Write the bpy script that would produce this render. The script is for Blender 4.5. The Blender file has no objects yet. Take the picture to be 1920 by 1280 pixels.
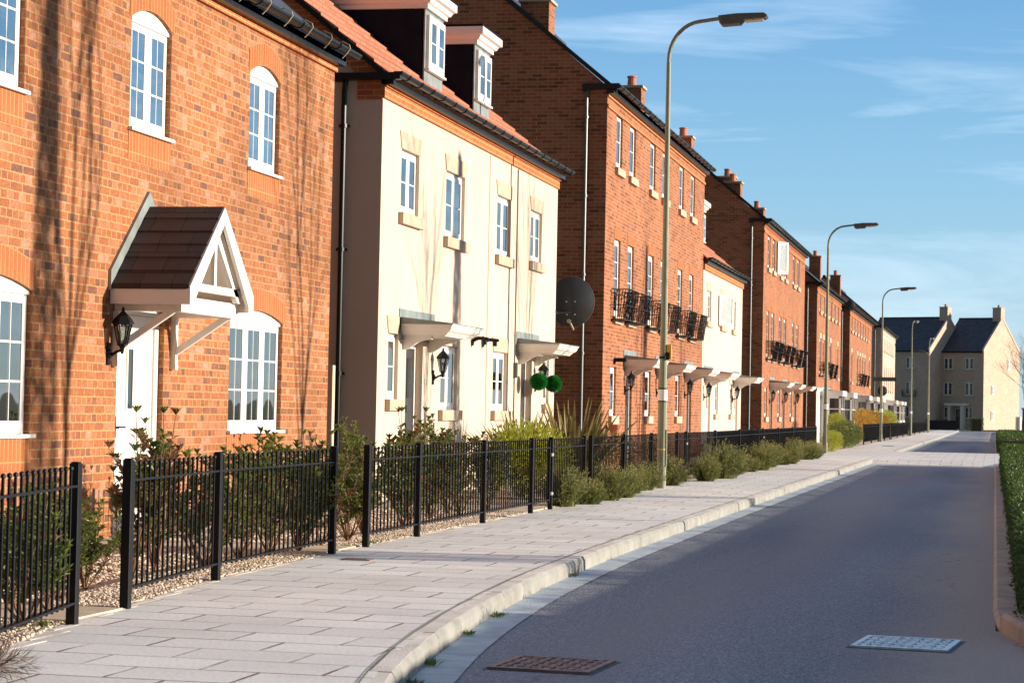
import bpy, math, random
import numpy as np
from mathutils import Vector, Matrix, Quaternion
R = math.radians
random.seed(7)
rng = np.random.default_rng(7)
sc = bpy.context.scene
COL = sc.collection

# ---------------------------------------------------------------- camera
cam = bpy.data.cameras.new('camera'); camo = bpy.data.objects.new('camera', cam); COL.objects.link(camo)
cam.sensor_width = 36; cam.lens = 4100 / 1920 * 36; cam.clip_end = 3000; cam.clip_start = .1
camo.matrix_world = Matrix(((0.97626758, -0.01288798, 0.21618397, 0), (0.21564357, -0.03427447, -0.97587044, 0),
                            (0.01998659, 0.99932936, -0.03068185, 1.24), (0, 0, 0, 1)))
cam.dof.use_dof = True; cam.dof.focus_distance = 21; cam.dof.aperture_fstop = 11
sc.camera = camo
# ---------------------------------------------------------------- light
SUN_EL, SUN_AZ = 10.2, 10.0          # azimuth measured from +X towards +Y
w = bpy.data.worlds.new('World'); sc.world = w; w.use_nodes = True
nt = w.node_tree; N = nt.nodes; Lk = nt.links
bg = N['Background']
sky = N.new('ShaderNodeTexSky'); sky.sky_type = 'NISHITA'; sky.sun_disc = False
sky.sun_elevation = R(SUN_EL); sky.sun_rotation = R(90 - SUN_AZ)
sky.air_density = 1.0; sky.dust_density = .0; sky.ozone_density = 3.0; sky.altitude = 0
tc = N.new('ShaderNodeTexCoord')
mp = N.new('ShaderNodeMapping'); mp.inputs['Rotation'].default_value = (0, R(9), R(12)); mp.inputs['Scale'].default_value = (2.0, 2.0, 18); mp.inputs['Location'].default_value = (0, 0, 33.1)
nz = N.new('ShaderNodeTexNoise'); nz.inputs['Scale'].default_value = 1.2; nz.inputs['Detail'].default_value = 9; nz.inputs['Roughness'].default_value = .58; nz.inputs['Distortion'].default_value = .9
cr = N.new('ShaderNodeValToRGB'); cr.color_ramp.elements[0].position = .50; cr.color_ramp.elements[1].position = .80
cr.color_ramp.elements[0].color = (0, 0, 0, 1); cr.color_ramp.elements[1].color = (.55, .55, .55, 1)
mx = N.new('ShaderNodeMixRGB'); mx.inputs[2].default_value = (5.2, 6.0, 6.8, 1)
Lk.new(tc.outputs['Generated'], mp.inputs[0]); Lk.new(mp.outputs[0], nz.inputs[0]); Lk.new(nz.outputs[0], cr.inputs[0])
sp = N.new('ShaderNodeSeparateXYZ'); Lk.new(tc.outputs['Generated'], sp.inputs[0])
gr = N.new('ShaderNodeValToRGB'); ge = gr.color_ramp.elements
ge[0].position = 0; ge[0].color = (.42, .60, .72, 1); ge[1].position = .40; ge[1].color = (.16, .30, .56, 1)
e2 = ge.new(.10); e2.color = (.25, .49, .71, 1); e4 = ge.new(.20); e4.color = (.13, .35, .65, 1); e3 = ge.new(1.0); e3.color = (.30, .40, .62, 1)
gm = N.new('ShaderNodeVectorMath'); gm.operation = 'SCALE'; gm.inputs[3].default_value = 5.6
Lk.new(sp.outputs[2], gr.inputs[0]); Lk.new(gr.outputs[0], gm.inputs[0])
sm = N.new('ShaderNodeMixRGB'); sm.inputs[0].default_value = .8; Lk.new(sky.outputs[0], sm.inputs[1]); 
yr = N.new('ShaderNodeMapRange'); yr.inputs[1].default_value = -.5; yr.inputs[2].default_value = .35; yr.inputs[3].default_value = .6; yr.inputs[4].default_value = 5.15
Lk.new(sp.outputs[1], yr.inputs[0]); Lk.new(yr.outputs[0], gm.inputs[3]); Lk.new(gm.outputs[0], sm.inputs[2])
Lk.new(cr.outputs[0], mx.inputs[0]); Lk.new(sm.outputs[0], mx.inputs[1]); Lk.new(mx.outputs[0], bg.inputs[0])
bg.inputs[1].default_value = .13
sun = bpy.data.lights.new('sun', 'SUN'); suno = bpy.data.objects.new('sun', sun); COL.objects.link(suno)
sun.energy = 5.0; sun.angle = R(.5); sun.color = (1, .88, .73)
sd = Vector((math.cos(R(SUN_EL)) * math.cos(R(SUN_AZ)), math.cos(R(SUN_EL)) * math.sin(R(SUN_AZ)), math.sin(R(SUN_EL))))
suno.rotation_euler = sd.to_track_quat('Z', 'Y').to_euler(); suno.location = (30, 20, 20)
vs = sc.view_settings; vs.view_transform = 'Standard'; vs.look = 'None'; vs.gamma = 1; vs.exposure = .8; vs.use_curve_mapping = False

# ---------------------------------------------------------------- materials
def newmat(name):
    m = bpy.data.materials.new(name); m.use_nodes = True
    return m, m.node_tree.nodes, m.node_tree.links, m.node_tree.nodes['Principled BSDF']
def ramp(N, stops):
    r = N.new('ShaderNodeValToRGB'); e = r.color_ramp.elements
    while len(e) < len(stops): e.new(.5)
    for i, (p, c) in enumerate(stops): e[i].position = p; e[i].color = (*c, 1)
    return r
def plain(name, col, rough=.6, metal=0, var=.12, scale=6, bump=0, bscale=60, spec=.5, coord='Object', rnd=0):
    m, N, L, b = newmat(name)
    tc = N.new('ShaderNodeTexCoord'); n = N.new('ShaderNodeTexNoise'); n.inputs['Scale'].default_value = scale; n.inputs['Detail'].default_value = 5
    L.new(tc.outputs[coord], n.inputs[0])
    c1 = tuple(c * (1 - var) for c in col); c2 = tuple(min(1, c * (1 + var)) for c in col)
    r = ramp(N, [(.3, c1), (.7, c2)]); L.new(n.outputs[0], r.inputs[0])
    out = r.outputs[0]
    if rnd:
        oi = N.new('ShaderNodeObjectInfo'); h = N.new('ShaderNodeHueSaturation')
        mr = N.new('ShaderNodeMapRange'); mr.inputs[3].default_value = 1 - rnd; mr.inputs[4].default_value = 1 + rnd
        L.new(oi.outputs['Random'], mr.inputs[0]); L.new(mr.outputs[0], h.inputs['Value']); L.new(out, h.inputs['Color']); out = h.outputs[0]
    L.new(out, b.inputs['Base Color'])
    b.inputs['Roughness'].default_value = rough; b.inputs['Metallic'].default_value = metal; b.inputs['Specular IOR Level'].default_value = spec
    if bump:
        n2 = N.new('ShaderNodeTexNoise'); n2.inputs['Scale'].default_value = bscale; n2.inputs['Detail'].default_value = 4
        bp = N.new('ShaderNodeBump'); bp.inputs['Strength'].default_value = bump; bp.inputs['Distance'].default_value = .01
        L.new(tc.outputs[coord], n2.inputs[0]); L.new(n2.outputs[0], bp.inputs['Height']); L.new(bp.outputs[0], b.inputs['Normal'])
    return m
def brick(name, stops, mortar, bw=.225, rh=.075, ms=.009, off=.5, rough=.85, bump=.6, stain=.25, squash=None, faint=0):
    m, N, L, b = newmat(name)
    tc = N.new('ShaderNodeTexCoord'); t = N.new('ShaderNodeTexBrick')
    t.inputs['Scale'].default_value = 1; t.inputs['Brick Width'].default_value = bw; t.inputs['Row Height'].default_value = rh
    t.inputs['Mortar Size'].default_value = ms; t.inputs['Mortar Smooth'].default_value = .25; t.offset = off
    if squash: t.squash = squash; t.squash_frequency = 2
    t.inputs['Color1'].default_value = (0, 0, 0, 1); t.inputs['Color2'].default_value = (1, 1, 1, 1); t.inputs['Mortar'].default_value = (.5, .5, .5, 1)
    # slightly wobbling courses
    nw = N.new('ShaderNodeTexNoise'); nw.inputs['Scale'].default_value = 14; nw.inputs['Detail'].default_value = 2
    vm = N.new('ShaderNodeVectorMath'); vm.operation = 'SCALE'; vm.inputs[3].default_value = .006 if rh < .2 else .004
    va = N.new('ShaderNodeVectorMath'); va.operation = 'ADD'
    L.new(tc.outputs['UV'], nw.inputs[0]); L.new(nw.outputs['Color'], vm.inputs[0]); L.new(tc.outputs['UV'], va.inputs[0]); L.new(vm.outputs[0], va.inputs[1])
    L.new(va.outputs[0], t.inputs[0])
    r = ramp(N, stops)
    # finer second random so neighbouring bricks differ more
    n1 = N.new('ShaderNodeTexNoise'); n1.inputs['Scale'].default_value = 5.5; n1.inputs['Detail'].default_value = 3
    L.new(tc.outputs['UV'], n1.inputs[0])
    ad = N.new('ShaderNodeMath'); ad.operation = 'MULTIPLY_ADD'; ad.inputs[1].default_value = .5; ad.inputs[2].default_value = -.25
    L.new(n1.outputs[0], ad.inputs[0]); a2 = N.new('ShaderNodeMath'); a2.operation = 'ADD'; a2.use_clamp = True
    L.new(t.outputs['Color'], a2.inputs[0]); L.new(ad.outputs[0], a2.inputs[1]); L.new(a2.outputs[0], r.inputs[0])
    # surface mottling
    n2 = N.new('ShaderNodeTexNoise'); n2.inputs['Scale'].default_value = 40; n2.inputs['Detail'].default_value = 6
    L.new(tc.outputs['UV'], n2.inputs[0])
    n3 = N.new('ShaderNodeTexNoise'); n3.inputs['Scale'].default_value = .8; n3.inputs['Detail'].default_value = 6
    L.new(tc.outputs['UV'], n3.inputs[0])
    mm = N.new('ShaderNodeMixRGB'); mm.inputs[2].default_value = (*mortar, 1); 
    if faint:
        nf = N.new('ShaderNodeTexNoise'); nf.inputs['Scale'].default_value = 1.6; nf.inputs['Detail'].default_value = 4; L.new(tc.outputs['UV'], nf.inputs[0])
        mf = N.new('ShaderNodeMapRange'); mf.inputs[1].default_value = .38; mf.inputs[2].default_value = .58; mf.inputs[3].default_value = 1 - faint; L.new(nf.outputs[0], mf.inputs[0])
        fm = N.new('ShaderNodeMath'); fm.operation = 'MULTIPLY'; L.new(t.outputs['Fac'], fm.inputs[0]); L.new(mf.outputs[0], fm.inputs[1]); L.new(fm.outputs[0], mm.inputs[0])
    else: L.new(t.outputs['Fac'], mm.inputs[0])
    L.new(r.outputs[0], mm.inputs[1])
    hs = N.new('ShaderNodeHueSaturation'); mr = N.new('ShaderNodeMapRange'); mr.inputs[1].default_value = .3; mr.inputs[2].default_value = .7
    mr.inputs[3].default_value = 1 - stain * .7; mr.inputs[4].default_value = 1 + stain * .7
    mu = N.new('ShaderNodeMath'); mu.operation = 'MULTIPLY'; mr2 = N.new('ShaderNodeMapRange'); mr2.inputs[1].default_value = .3; mr2.inputs[2].default_value = .7
    mr2.inputs[3].default_value = 1 - stain * .5; mr2.inputs[4].default_value = 1 + stain * .5
    L.new(n2.outputs[0], mr.inputs[0]); L.new(n3.outputs[0], mr2.inputs[0]); L.new(mr.outputs[0], mu.inputs[0]); L.new(mr2.outputs[0], mu.inputs[1])
    L.new(mu.outputs[0], hs.inputs['Value']); L.new(mm.outputs[0], hs.inputs['Color'])
    L.new(hs.outputs[0], b.inputs['Base Color']); b.inputs['Roughness'].default_value = rough; b.inputs['Specular IOR Level'].default_value = .25
    iv = N.new('ShaderNodeMath'); iv.operation = 'MULTIPLY_ADD'; iv.inputs[1].default_value = -1; iv.inputs[2].default_value = 1
    L.new(t.outputs['Fac'], iv.inputs[0]); a3 = N.new('ShaderNodeMath'); a3.operation = 'MULTIPLY_ADD'; a3.inputs[1].default_value = .35
    L.new(n2.outputs[0], a3.inputs[0]); L.new(iv.outputs[0], a3.inputs[2])
    bp = N.new('ShaderNodeBump'); bp.inputs['Strength'].default_value = bump; bp.inputs['Distance'].default_value = .006
    L.new(a3.outputs[0], bp.inputs['Height']); L.new(bp.outputs[0], b.inputs['Normal'])
    return m
M = {}
M['brick_a'] = brick('red_brick', [(0, (.15, .07, .05)), (.08, (.23, .085, .045)), (.22, (.285, .096, .038)), (.5, (.315, .112, .045)), (.66, (.355, .155, .085)), (.8, (.29, .09, .034)), (.92, (.34, .135, .06)), (1, (.39, .20, .14))], (.37, .21, .09), ms=.0085, stain=.38, squash=.5)
M['brick_b'] = brick('orange_brick', [(0, (.14, .055, .035)), (.2, (.25, .08, .036)), (.5, (.31, .102, .044)), (.75, (.345, .132, .068)), (1, (.27, .11, .062))], (.37, .20, .10), stain=.26, bump=.4)
M['soldier'] = brick('soldier_brick', [(0, (.33, .10, .035)), (.5, (.38, .125, .045)), (1, (.35, .11, .04))], (.42, .21, .09), bw=.075, rh=.225, off=0, stain=.22)
M['corbel'] = brick('corbel_brick', [(0, (0.357, 0.093, 0.034)), (.5, (0.459, 0.136, 0.043)), (1, (0.408, 0.128, 0.043))], (0.493, 0.281, 0.128), stain=.12)
M['brick_buff'] = brick('buff_brick', [(0, (.44, .325, .235)), (.5, (.52, .385, .285)), (1, (.58, .44, .335))], (.57, .45, .36), stain=.15, bump=.3)
M['slab'] = brick('paving_slabs', [(0, (.75, .70, .63)), (.5, (.83, .775, .70)), (1, (.87, .82, .745))], (.17, .13, .09), bw=.60, rh=.42, ms=.011, bump=.8, stain=.17, faint=.75, rough=.8)
def gum(m):
    N, L = m.node_tree.nodes, m.node_tree.links; b = N['Principled BSDF']; src = b.inputs['Base Color'].links[0].from_socket
    tc = N.new('ShaderNodeTexCoord'); v = N.new('ShaderNodeTexVoronoi'); v.inputs['Scale'].default_value = 2.6; L.new(tc.outputs['Object'], v.inputs[0])
    mr = N.new('ShaderNodeMapRange'); mr.inputs[1].default_value = .035; mr.inputs[2].default_value = .06; mr.inputs[3].default_value = .45; mr.inputs[4].default_value = 0; L.new(v.outputs[0], mr.inputs[0])
    mx = N.new('ShaderNodeMixRGB'); mx.inputs[2].default_value = (.25, .22, .20, 1); L.new(mr.outputs[0], mx.inputs[0]); L.new(src, mx.inputs[1])
    n = N.new('ShaderNodeTexNoise'); n.inputs['Scale'].default_value = .9; n.inputs['Detail'].default_value = 8; n.inputs['Roughness'].default_value = .65; L.new(tc.outputs['Object'], n.inputs[0])
    m2 = N.new('ShaderNodeMapRange'); m2.inputs[1].default_value = .52; m2.inputs[2].default_value = .72; m2.inputs[4].default_value = .38; L.new(n.outputs[0], m2.inputs[0])
    mz = N.new('ShaderNodeMixRGB'); mz.inputs[2].default_value = (.50, .45, .38, 1); L.new(m2.outputs[0], mz.inputs[0]); L.new(mx.outputs[0], mz.inputs[1]); L.new(mz.outputs[0], b.inputs['Base Color'])
gum(M['slab'])
M['slate'] = brick('slate_roof', [(0, (.035, .04, .05)), (1, (.06, .065, .078))], (.015, .015, .02), bw=.3, rh=.22, ms=.004, rough=.6, bump=.5, stain=.2)
M['tile_red'] = brick('clay_tiles', [(0, (.40, .13, .07)), (.5, (.50, .18, .10)), (1, (.45, .15, .08))], (.12, .05, .03), bw=.3, rh=3, ms=.01, off=0, rough=.8, bump=1, stain=.2)
M['tile_brown'] = brick('brown_tiles', [(0, (.040, .026, .024)), (.5, (.052, .034, .031)), (1, (.06, .040, .036))], (.012, .01, .01), bw=.3, rh=.2, ms=.006, off=.5, rough=.6, bump=.6, stain=.1)
M['render'] = plain('cream_render', (.64, .495, .39), .9, var=.035, scale=3, bump=.35, bscale=140)
def render_mat():
    m, N, L, b = newmat('cream_render_stained'); tc = N.new('ShaderNodeTexCoord')
    mp = N.new('ShaderNodeMapping'); mp.inputs['Scale'].default_value = (1, 2.2, .22); L.new(tc.outputs['Object'], mp.inputs[0])
    n = N.new('ShaderNodeTexNoise'); n.inputs['Scale'].default_value = 2.4; n.inputs['Detail'].default_value = 8; n.inputs['Roughness'].default_value = .6; L.new(mp.outputs[0], n.inputs[0])
    n2 = N.new('ShaderNodeTexNoise'); n2.inputs['Scale'].default_value = .7; n2.inputs['Detail'].default_value = 5; L.new(tc.outputs['Object'], n2.inputs[0])
    ml = N.new('ShaderNodeMath'); ml.operation = 'MULTIPLY'; L.new(n.outputs[0], ml.inputs[0]); L.new(n2.outputs[0], ml.inputs[1])
    r = ramp(N, [(.10, (.57, .44, .335)), (.24, (.61, .475, .37)), (.4, (.635, .50, .39))]); L.new(ml.outputs[0], r.inputs[0]); L.new(r.outputs[0], b.inputs['Base Color']); b.inputs['Roughness'].default_value = .9
    n3 = N.new('ShaderNodeTexNoise'); n3.inputs['Scale'].default_value = 130; L.new(tc.outputs['Object'], n3.inputs[0]); bp = N.new('ShaderNodeBump'); bp.inputs['Strength'].default_value = .4; bp.inputs['Distance'].default_value = .01
    L.new(n3.outputs[0], bp.inputs['Height']); L.new(bp.outputs[0], b.inputs['Normal']); return m
M['render'] = render_mat()
M['stone'] = plain('pale_stone', (.47, .36, .26), .85, var=.1, scale=9, bump=.3)
M['white'] = plain('white_upvc', (.74, .71, .67), .35, var=.03)
M['whitewood'] = plain('white_painted_timber', (.78, .74, .68), .45, var=.05)
M['black'] = plain('black_metal', (.006, .006, .007), .5, var=.2, scale=30, spec=.25)
M['gutter'] = plain('black_gutter', (.008, .009, .008), .35, spec=.35)
M['blackpipe'] = plain('black_pipe', (.008, .008, .008), .22, spec=.3)
M['pipe'] = plain('downpipe_grey', (.09, .085, .08), .4)
M['lead'] = plain('lead_sheet', (.22, .25, .24), .5, metal=.15, var=.25, scale=4)
M['leaddark'] = plain('dormer_cladding', (.008, .010, .018), .85, var=.2, spec=.1)
M['doorgrey'] = plain('dark_grey_door', (.045, .05, .055), .3)
M['doorwhite'] = plain('white_door', (.80, .77, .70), .35, var=.02)
M['pot'] = plain('terracotta', (.48, .17, .09), .8)
M['strap'] = plain('gutter_strap', (.45, .36, .25), .5)
M['curtain'] = plain('curtain_cloth', (.40, .33, .24), .9)
M['lamp'] = plain('olive_lamp_paint', (.20, .20, .12), .45, var=.12, scale=3)
M['lamphead'] = plain('lamp_housing', (.09, .085, .07), .5)
M['yellow'] = plain('yellow_sticker', (.75, .42, .02), .5)
M['kerb'] = plain('kerb_concrete', (.76, .68, .58), .85, var=.22, scale=2.2, bump=.5, bscale=90)
M['kerbface'] = plain('kerb_shade_and_grime', (.27, .265, .235), .9, var=.2, scale=3.5, bump=.5, bscale=70)  # road grime, darkened further so shade is painted onto the sunlit face
M['kerbbrown'] = plain('dirty_kerb', (.50, .37, .27), .85, var=.22, scale=3, bump=.5)
M['channel'] = plain('channel_blocks', (.50, .54, .56), .85, var=.18, scale=5, bump=.5)
M['soil'] = plain('soil', (.075, .06, .03), .95, var=.4, scale=9, bump=1, bscale=30)
M['lawn'] = plain('grass_ground', (.07, .085, .025), .95, var=.4, scale=5, bump=1, bscale=40)
M['gravel'] = plain('gravel_bed', (.50, .38, .27), .9, var=.35, scale=50, bump=1, bscale=60)
M['stones'] = plain('gravel_stones', (.62, .50, .38), .85, var=.35, scale=12)
M['path'] = plain('path_concrete', (.62, .48, .34), .9, var=.12, scale=8, bump=.3)
M['skypane'] = plain('painted_reflection_pane', (.34, .37, .38), .15)  # pale sky reflection put into the base colour of the open sash panes
M['lens'] = plain('lamp_lens', (.5, .45, .35), .2)
M['bark'] = plain('bark', (.14, .09, .06), .9, var=.3, scale=20)
M['twig'] = plain('twig', (.20, .11, .06), .9, var=.3, scale=20)
M['iron'] = plain('rusty_iron', (.30, .17, .125), .55, metal=.4, var=.35, scale=8)
M['tar'] = plain('tar_joint', (.08, .08, .09), .7, var=.3, scale=20)
M['galv'] = plain('worn_iron', (.66, .68, .68), .35, metal=.35, var=.3, scale=12)
M['moss'] = plain('moss', (.20, .19, .09), .95, var=.4, scale=14)
M['signgrey'] = plain('sign_back', (.06, .06, .055), .5)
M['dish'] = plain('dish_paint', (.025, .027, .03), .45)
def leafmat(name, a, b2, rough=.45, trans=.35):
    m, N, L, b = newmat(name)
    tc = N.new('ShaderNodeTexCoord'); n = N.new('ShaderNodeTexNoise'); n.inputs['Scale'].default_value = 9; n.inputs['Detail'].default_value = 3
    L.new(tc.outputs['Object'], n.inputs[0]); r = ramp(N, [(.35, a), (.65, b2)]); L.new(n.outputs[0], r.inputs[0])
    L.new(r.outputs[0], b.inputs['Base Color']); b.inputs['Roughness'].default_value = rough
    t = N.new('ShaderNodeBsdfTranslucent'); L.new(r.outputs[0], t.inputs[0]); ms = N.new('ShaderNodeMixShader'); ms.inputs[0].default_value = trans
    L.new(b.outputs[0], ms.inputs[1]); L.new(t.outputs[0], ms.inputs[2]); L.new(ms.outputs[0], N['Material Output'].inputs[0])
    return m
M['leaf'] = leafmat('green_leaf', (.07, .12, .03), (.22, .24, .055), rough=.38)
M['leafred'] = leafmat('bronze_leaf', (.16, .07, .035), (.26, .15, .06))
M['leafyel'] = leafmat('yellow_leaf', (.28, .34, .03), (.48, .46, .05))
M['leafora'] = leafmat('orange_leaf', (.42, .20, .03), (.55, .34, .05))
M['feather'] = leafmat('feathery_leaf', (.07, .10, .025), (.19, .20, .05))
M['feathertip'] = leafmat('feathery_tip', (.30, .28, .07), (.42, .34, .12))
M['blade'] = leafmat('sword_leaf', (.16, .13, .04), (.34, .26, .09))
M['hedge'] = leafmat('hedge_leaf', (.05, .10, .02), (.13, .20, .035))
M['topiary'] = leafmat('topiary_plastic', (.01, .16, .02), (.03, .32, .05), trans=.1)
def glassmat(name, dark, tr, base=.38):
    m, N, L, b = newmat(name)
    b.inputs['Base Color'].default_value = (*dark, 1); b.inputs['Roughness'].default_value = .03; b.inputs['Specular IOR Level'].default_value = .8
    n = N.new('ShaderNodeTexNoise'); n.inputs['Scale'].default_value = 1.3; tc = N.new('ShaderNodeTexCoord'); bp = N.new('ShaderNodeBump')
    bp.inputs['Strength'].default_value = .25; bp.inputs['Distance'].default_value = .02
    L.new(tc.outputs['Object'], n.inputs[0]); L.new(n.outputs[0], bp.inputs['Height']); L.new(bp.outputs[0], b.inputs['Normal'])
    if tr:
        t = N.new('ShaderNodeBsdfTransparent'); t.inputs[0].default_value = (.7, .72, .7, 1)
        g = N.new('ShaderNodeBsdfGlossy'); g.inputs['Roughness'].default_value = .02; L.new(bp.outputs[0], g.inputs['Normal'])
        f = N.new('ShaderNodeFresnel'); f.inputs['IOR'].default_value = 1.75; ms = N.new('ShaderNodeMixShader')
        fa = N.new('ShaderNodeMath'); fa.operation = 'MULTIPLY_ADD'; fa.inputs[1].default_value = .9; fa.inputs[2].default_value = base; fa.use_clamp = True
        L.new(f.outputs[0], fa.inputs[0]); L.new(fa.outputs[0], ms.inputs[0]); L.new(t.outputs[0], ms.inputs[1]); L.new(g.outputs[0], ms.inputs[2]); L.new(ms.outputs[0], N['Material Output'].inputs[0])
    return m
M['glass'] = glassmat('window_glass', (.02, .03, .04), True)
M['glassup'] = glassmat('sky_reflecting_glass', (.02, .03, .04), True, .62)
M['glassdark'] = glassmat('dark_window_glass', (.025, .035, .045), False)
def asphalt():
    m, N, L, b = newmat('asphalt')
    tc = N.new('ShaderNodeTexCoord')
    n1 = N.new('ShaderNodeTexNoise'); n1.inputs['Scale'].default_value = 80; n1.inputs['Detail'].default_value = 5; n1.inputs['Roughness'].default_value = .75
    v = N.new('ShaderNodeTexVoronoi'); v.inputs['Scale'].default_value = 60
    n2 = N.new('ShaderNodeTexNoise'); n2.inputs['Scale'].default_value = .5; n2.inputs['Detail'].default_value = 6
    mp = N.new('ShaderNodeMapping'); mp.inputs['Scale'].default_value = (1, .12, 1)
    L.new(tc.outputs['Object'], n1.inputs[0]); L.new(tc.outputs['Object'], v.inputs[0]); L.new(tc.outputs['Object'], mp.inputs[0]); L.new(mp.outputs[0], n2.inputs[0])
    r = ramp(N, [(.37, (.085, .09, .106)), (.5, (.185, .195, .222)), (.64, (.50, .52, .55))]); L.new(n1.outputs[0], r.inputs[0])
    r2 = ramp(N, [(.3, (.62, .65, .70)), (.7, (1.4, 1.35, 1.3))]); L.new(n2.outputs[0], r2.inputs[0])
    m1 = N.new('ShaderNodeMixRGB'); m1.blend_type = 'MULTIPLY'; m1.inputs[0].default_value = 1; v.inputs['Scale'].default_value = 75
    L.new(r.outputs[0], m1.inputs[1]); L.new(r2.outputs[0], m1.inputs[2])
    # dried mud and worn aggregate along the right hand edge (x near 0)
    sx = N.new('ShaderNodeSeparateXYZ'); L.new(tc.outputs['Object'], sx.inputs[0])
    n3 = N.new('ShaderNodeTexNoise'); n3.inputs['Scale'].default_value = .35; n3.inputs['Detail'].default_value = 5
    L.new(tc.outputs['Object'], n3.inputs[0])
    n4 = N.new('ShaderNodeTexNoise'); n4.inputs['Scale'].default_value = 6; n4.inputs['Detail'].default_value = 6
    L.new(tc.outputs['Object'], n4.inputs[0])
    a = N.new('ShaderNodeMath'); a.operation = 'MULTIPLY_ADD'; a.inputs[1].default_value = .9; L.new(n3.outputs[0], a.inputs[0]); L.new(sx.outputs[0], a.inputs[2])
    a2 = N.new('ShaderNodeMath'); a2.operation = 'MULTIPLY_ADD'; a2.inputs[1].default_value = .30; L.new(n4.outputs[0], a2.inputs[0]); L.new(a.outputs[0], a2.inputs[2])
    mr = N.new('ShaderNodeMapRange'); mr.inputs[1].default_value = -.30; mr.inputs[2].default_value = .40; mr.inputs[4].default_value = .8; L.new(a2.outputs[0], mr.inputs[0])
    m2 = N.new('ShaderNodeMixRGB'); m2.inputs[2].default_value = (.44, .34, .27, 1); L.new(mr.outputs[0], m2.inputs[0]); L.new(m1.outputs[0], m2.inputs[1])
    # polished, slightly browner tyre track left of centre, long stains and hairline cracks
    wv = N.new('ShaderNodeMath'); wv.operation = 'MULTIPLY_ADD'; wv.inputs[1].default_value = 1.4; L.new(n2.outputs[0], wv.inputs[0]); L.new(sx.outputs[0], wv.inputs[2])
    tr = ramp(N, [(.0, (0, 0, 0)), (.30, (0, 0, 0)), (.45, (1, 1, 1)), (.60, (0, 0, 0)), (1, (0, 0, 0))]); trm = N.new('ShaderNodeMapRange'); trm.inputs[1].default_value = -3.4; trm.inputs[2].default_value = 1.2
    L.new(wv.outputs[0], trm.inputs[0]); L.new(trm.outputs[0], tr.inputs[0])
    n5 = N.new('ShaderNodeTexNoise'); n5.inputs['Scale'].default_value = 1.1; n5.inputs['Detail'].default_value = 7; L.new(mp.outputs[0], n5.inputs[0])
    tm = N.new('ShaderNodeMath'); tm.operation = 'MULTIPLY'; L.new(tr.outputs[0], tm.inputs[0]); L.new(n5.outputs[0], tm.inputs[1])
    m3 = N.new('ShaderNodeMixRGB'); m3.inputs[2].default_value = (.30, .26, .25, 1); L.new(tm.outputs[0], m3.inputs[0]); L.new(m2.outputs[0], m3.inputs[1])
    vc = N.new('ShaderNodeTexVoronoi'); vc.feature = 'DISTANCE_TO_EDGE'; vc.inputs['Scale'].default_value = .55; nd = N.new('ShaderNodeTexNoise'); nd.inputs['Scale'].default_value = 2.5; nd.inputs['Detail'].default_value = 6
    L.new(tc.outputs['Object'], nd.inputs[0]); vadd = N.new('ShaderNodeMixRGB'); vadd.blend_type = 'ADD'; vadd.inputs[0].default_value = .6; L.new(tc.outputs['Object'], vadd.inputs[1]); L.new(nd.outputs['Color'], vadd.inputs[2]); L.new(vadd.outputs[0], vc.inputs[0])
    cm = N.new('ShaderNodeMapRange'); cm.inputs[1].default_value = .0; cm.inputs[2].default_value = .006; cm.inputs[3].default_value = .55; cm.inputs[4].default_value = 0; L.new(vc.outputs[0], cm.inputs[0])
    cmm = N.new('ShaderNodeMath'); cmm.operation = 'MULTIPLY'; L.new(cm.outputs[0], cmm.inputs[0]); gt = N.new('ShaderNodeMath'); gt.operation = 'GREATER_THAN'; gt.inputs[1].default_value = .56; L.new(n3.outputs[0], gt.inputs[0]); L.new(gt.outputs[0], cmm.inputs[1])
    m4 = N.new('ShaderNodeMixRGB'); m4.inputs[2].default_value = (.04, .04, .045, 1); L.new(cmm.outputs[0], m4.inputs[0]); L.new(m3.outputs[0], m4.inputs[1])
    L.new(m4.outputs[0], b.inputs['Base Color']); b.inputs['Roughness'].default_value = .8
    bp = N.new('ShaderNodeBump'); bp.inputs['Strength'].default_value = .8; bp.inputs['Distance'].default_value = .006
    L.new(v.outputs[0], bp.inputs['Height']); L.new(bp.outputs[0], b.inputs['Normal'])
    return m
M['asphalt'] = asphalt()

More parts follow.
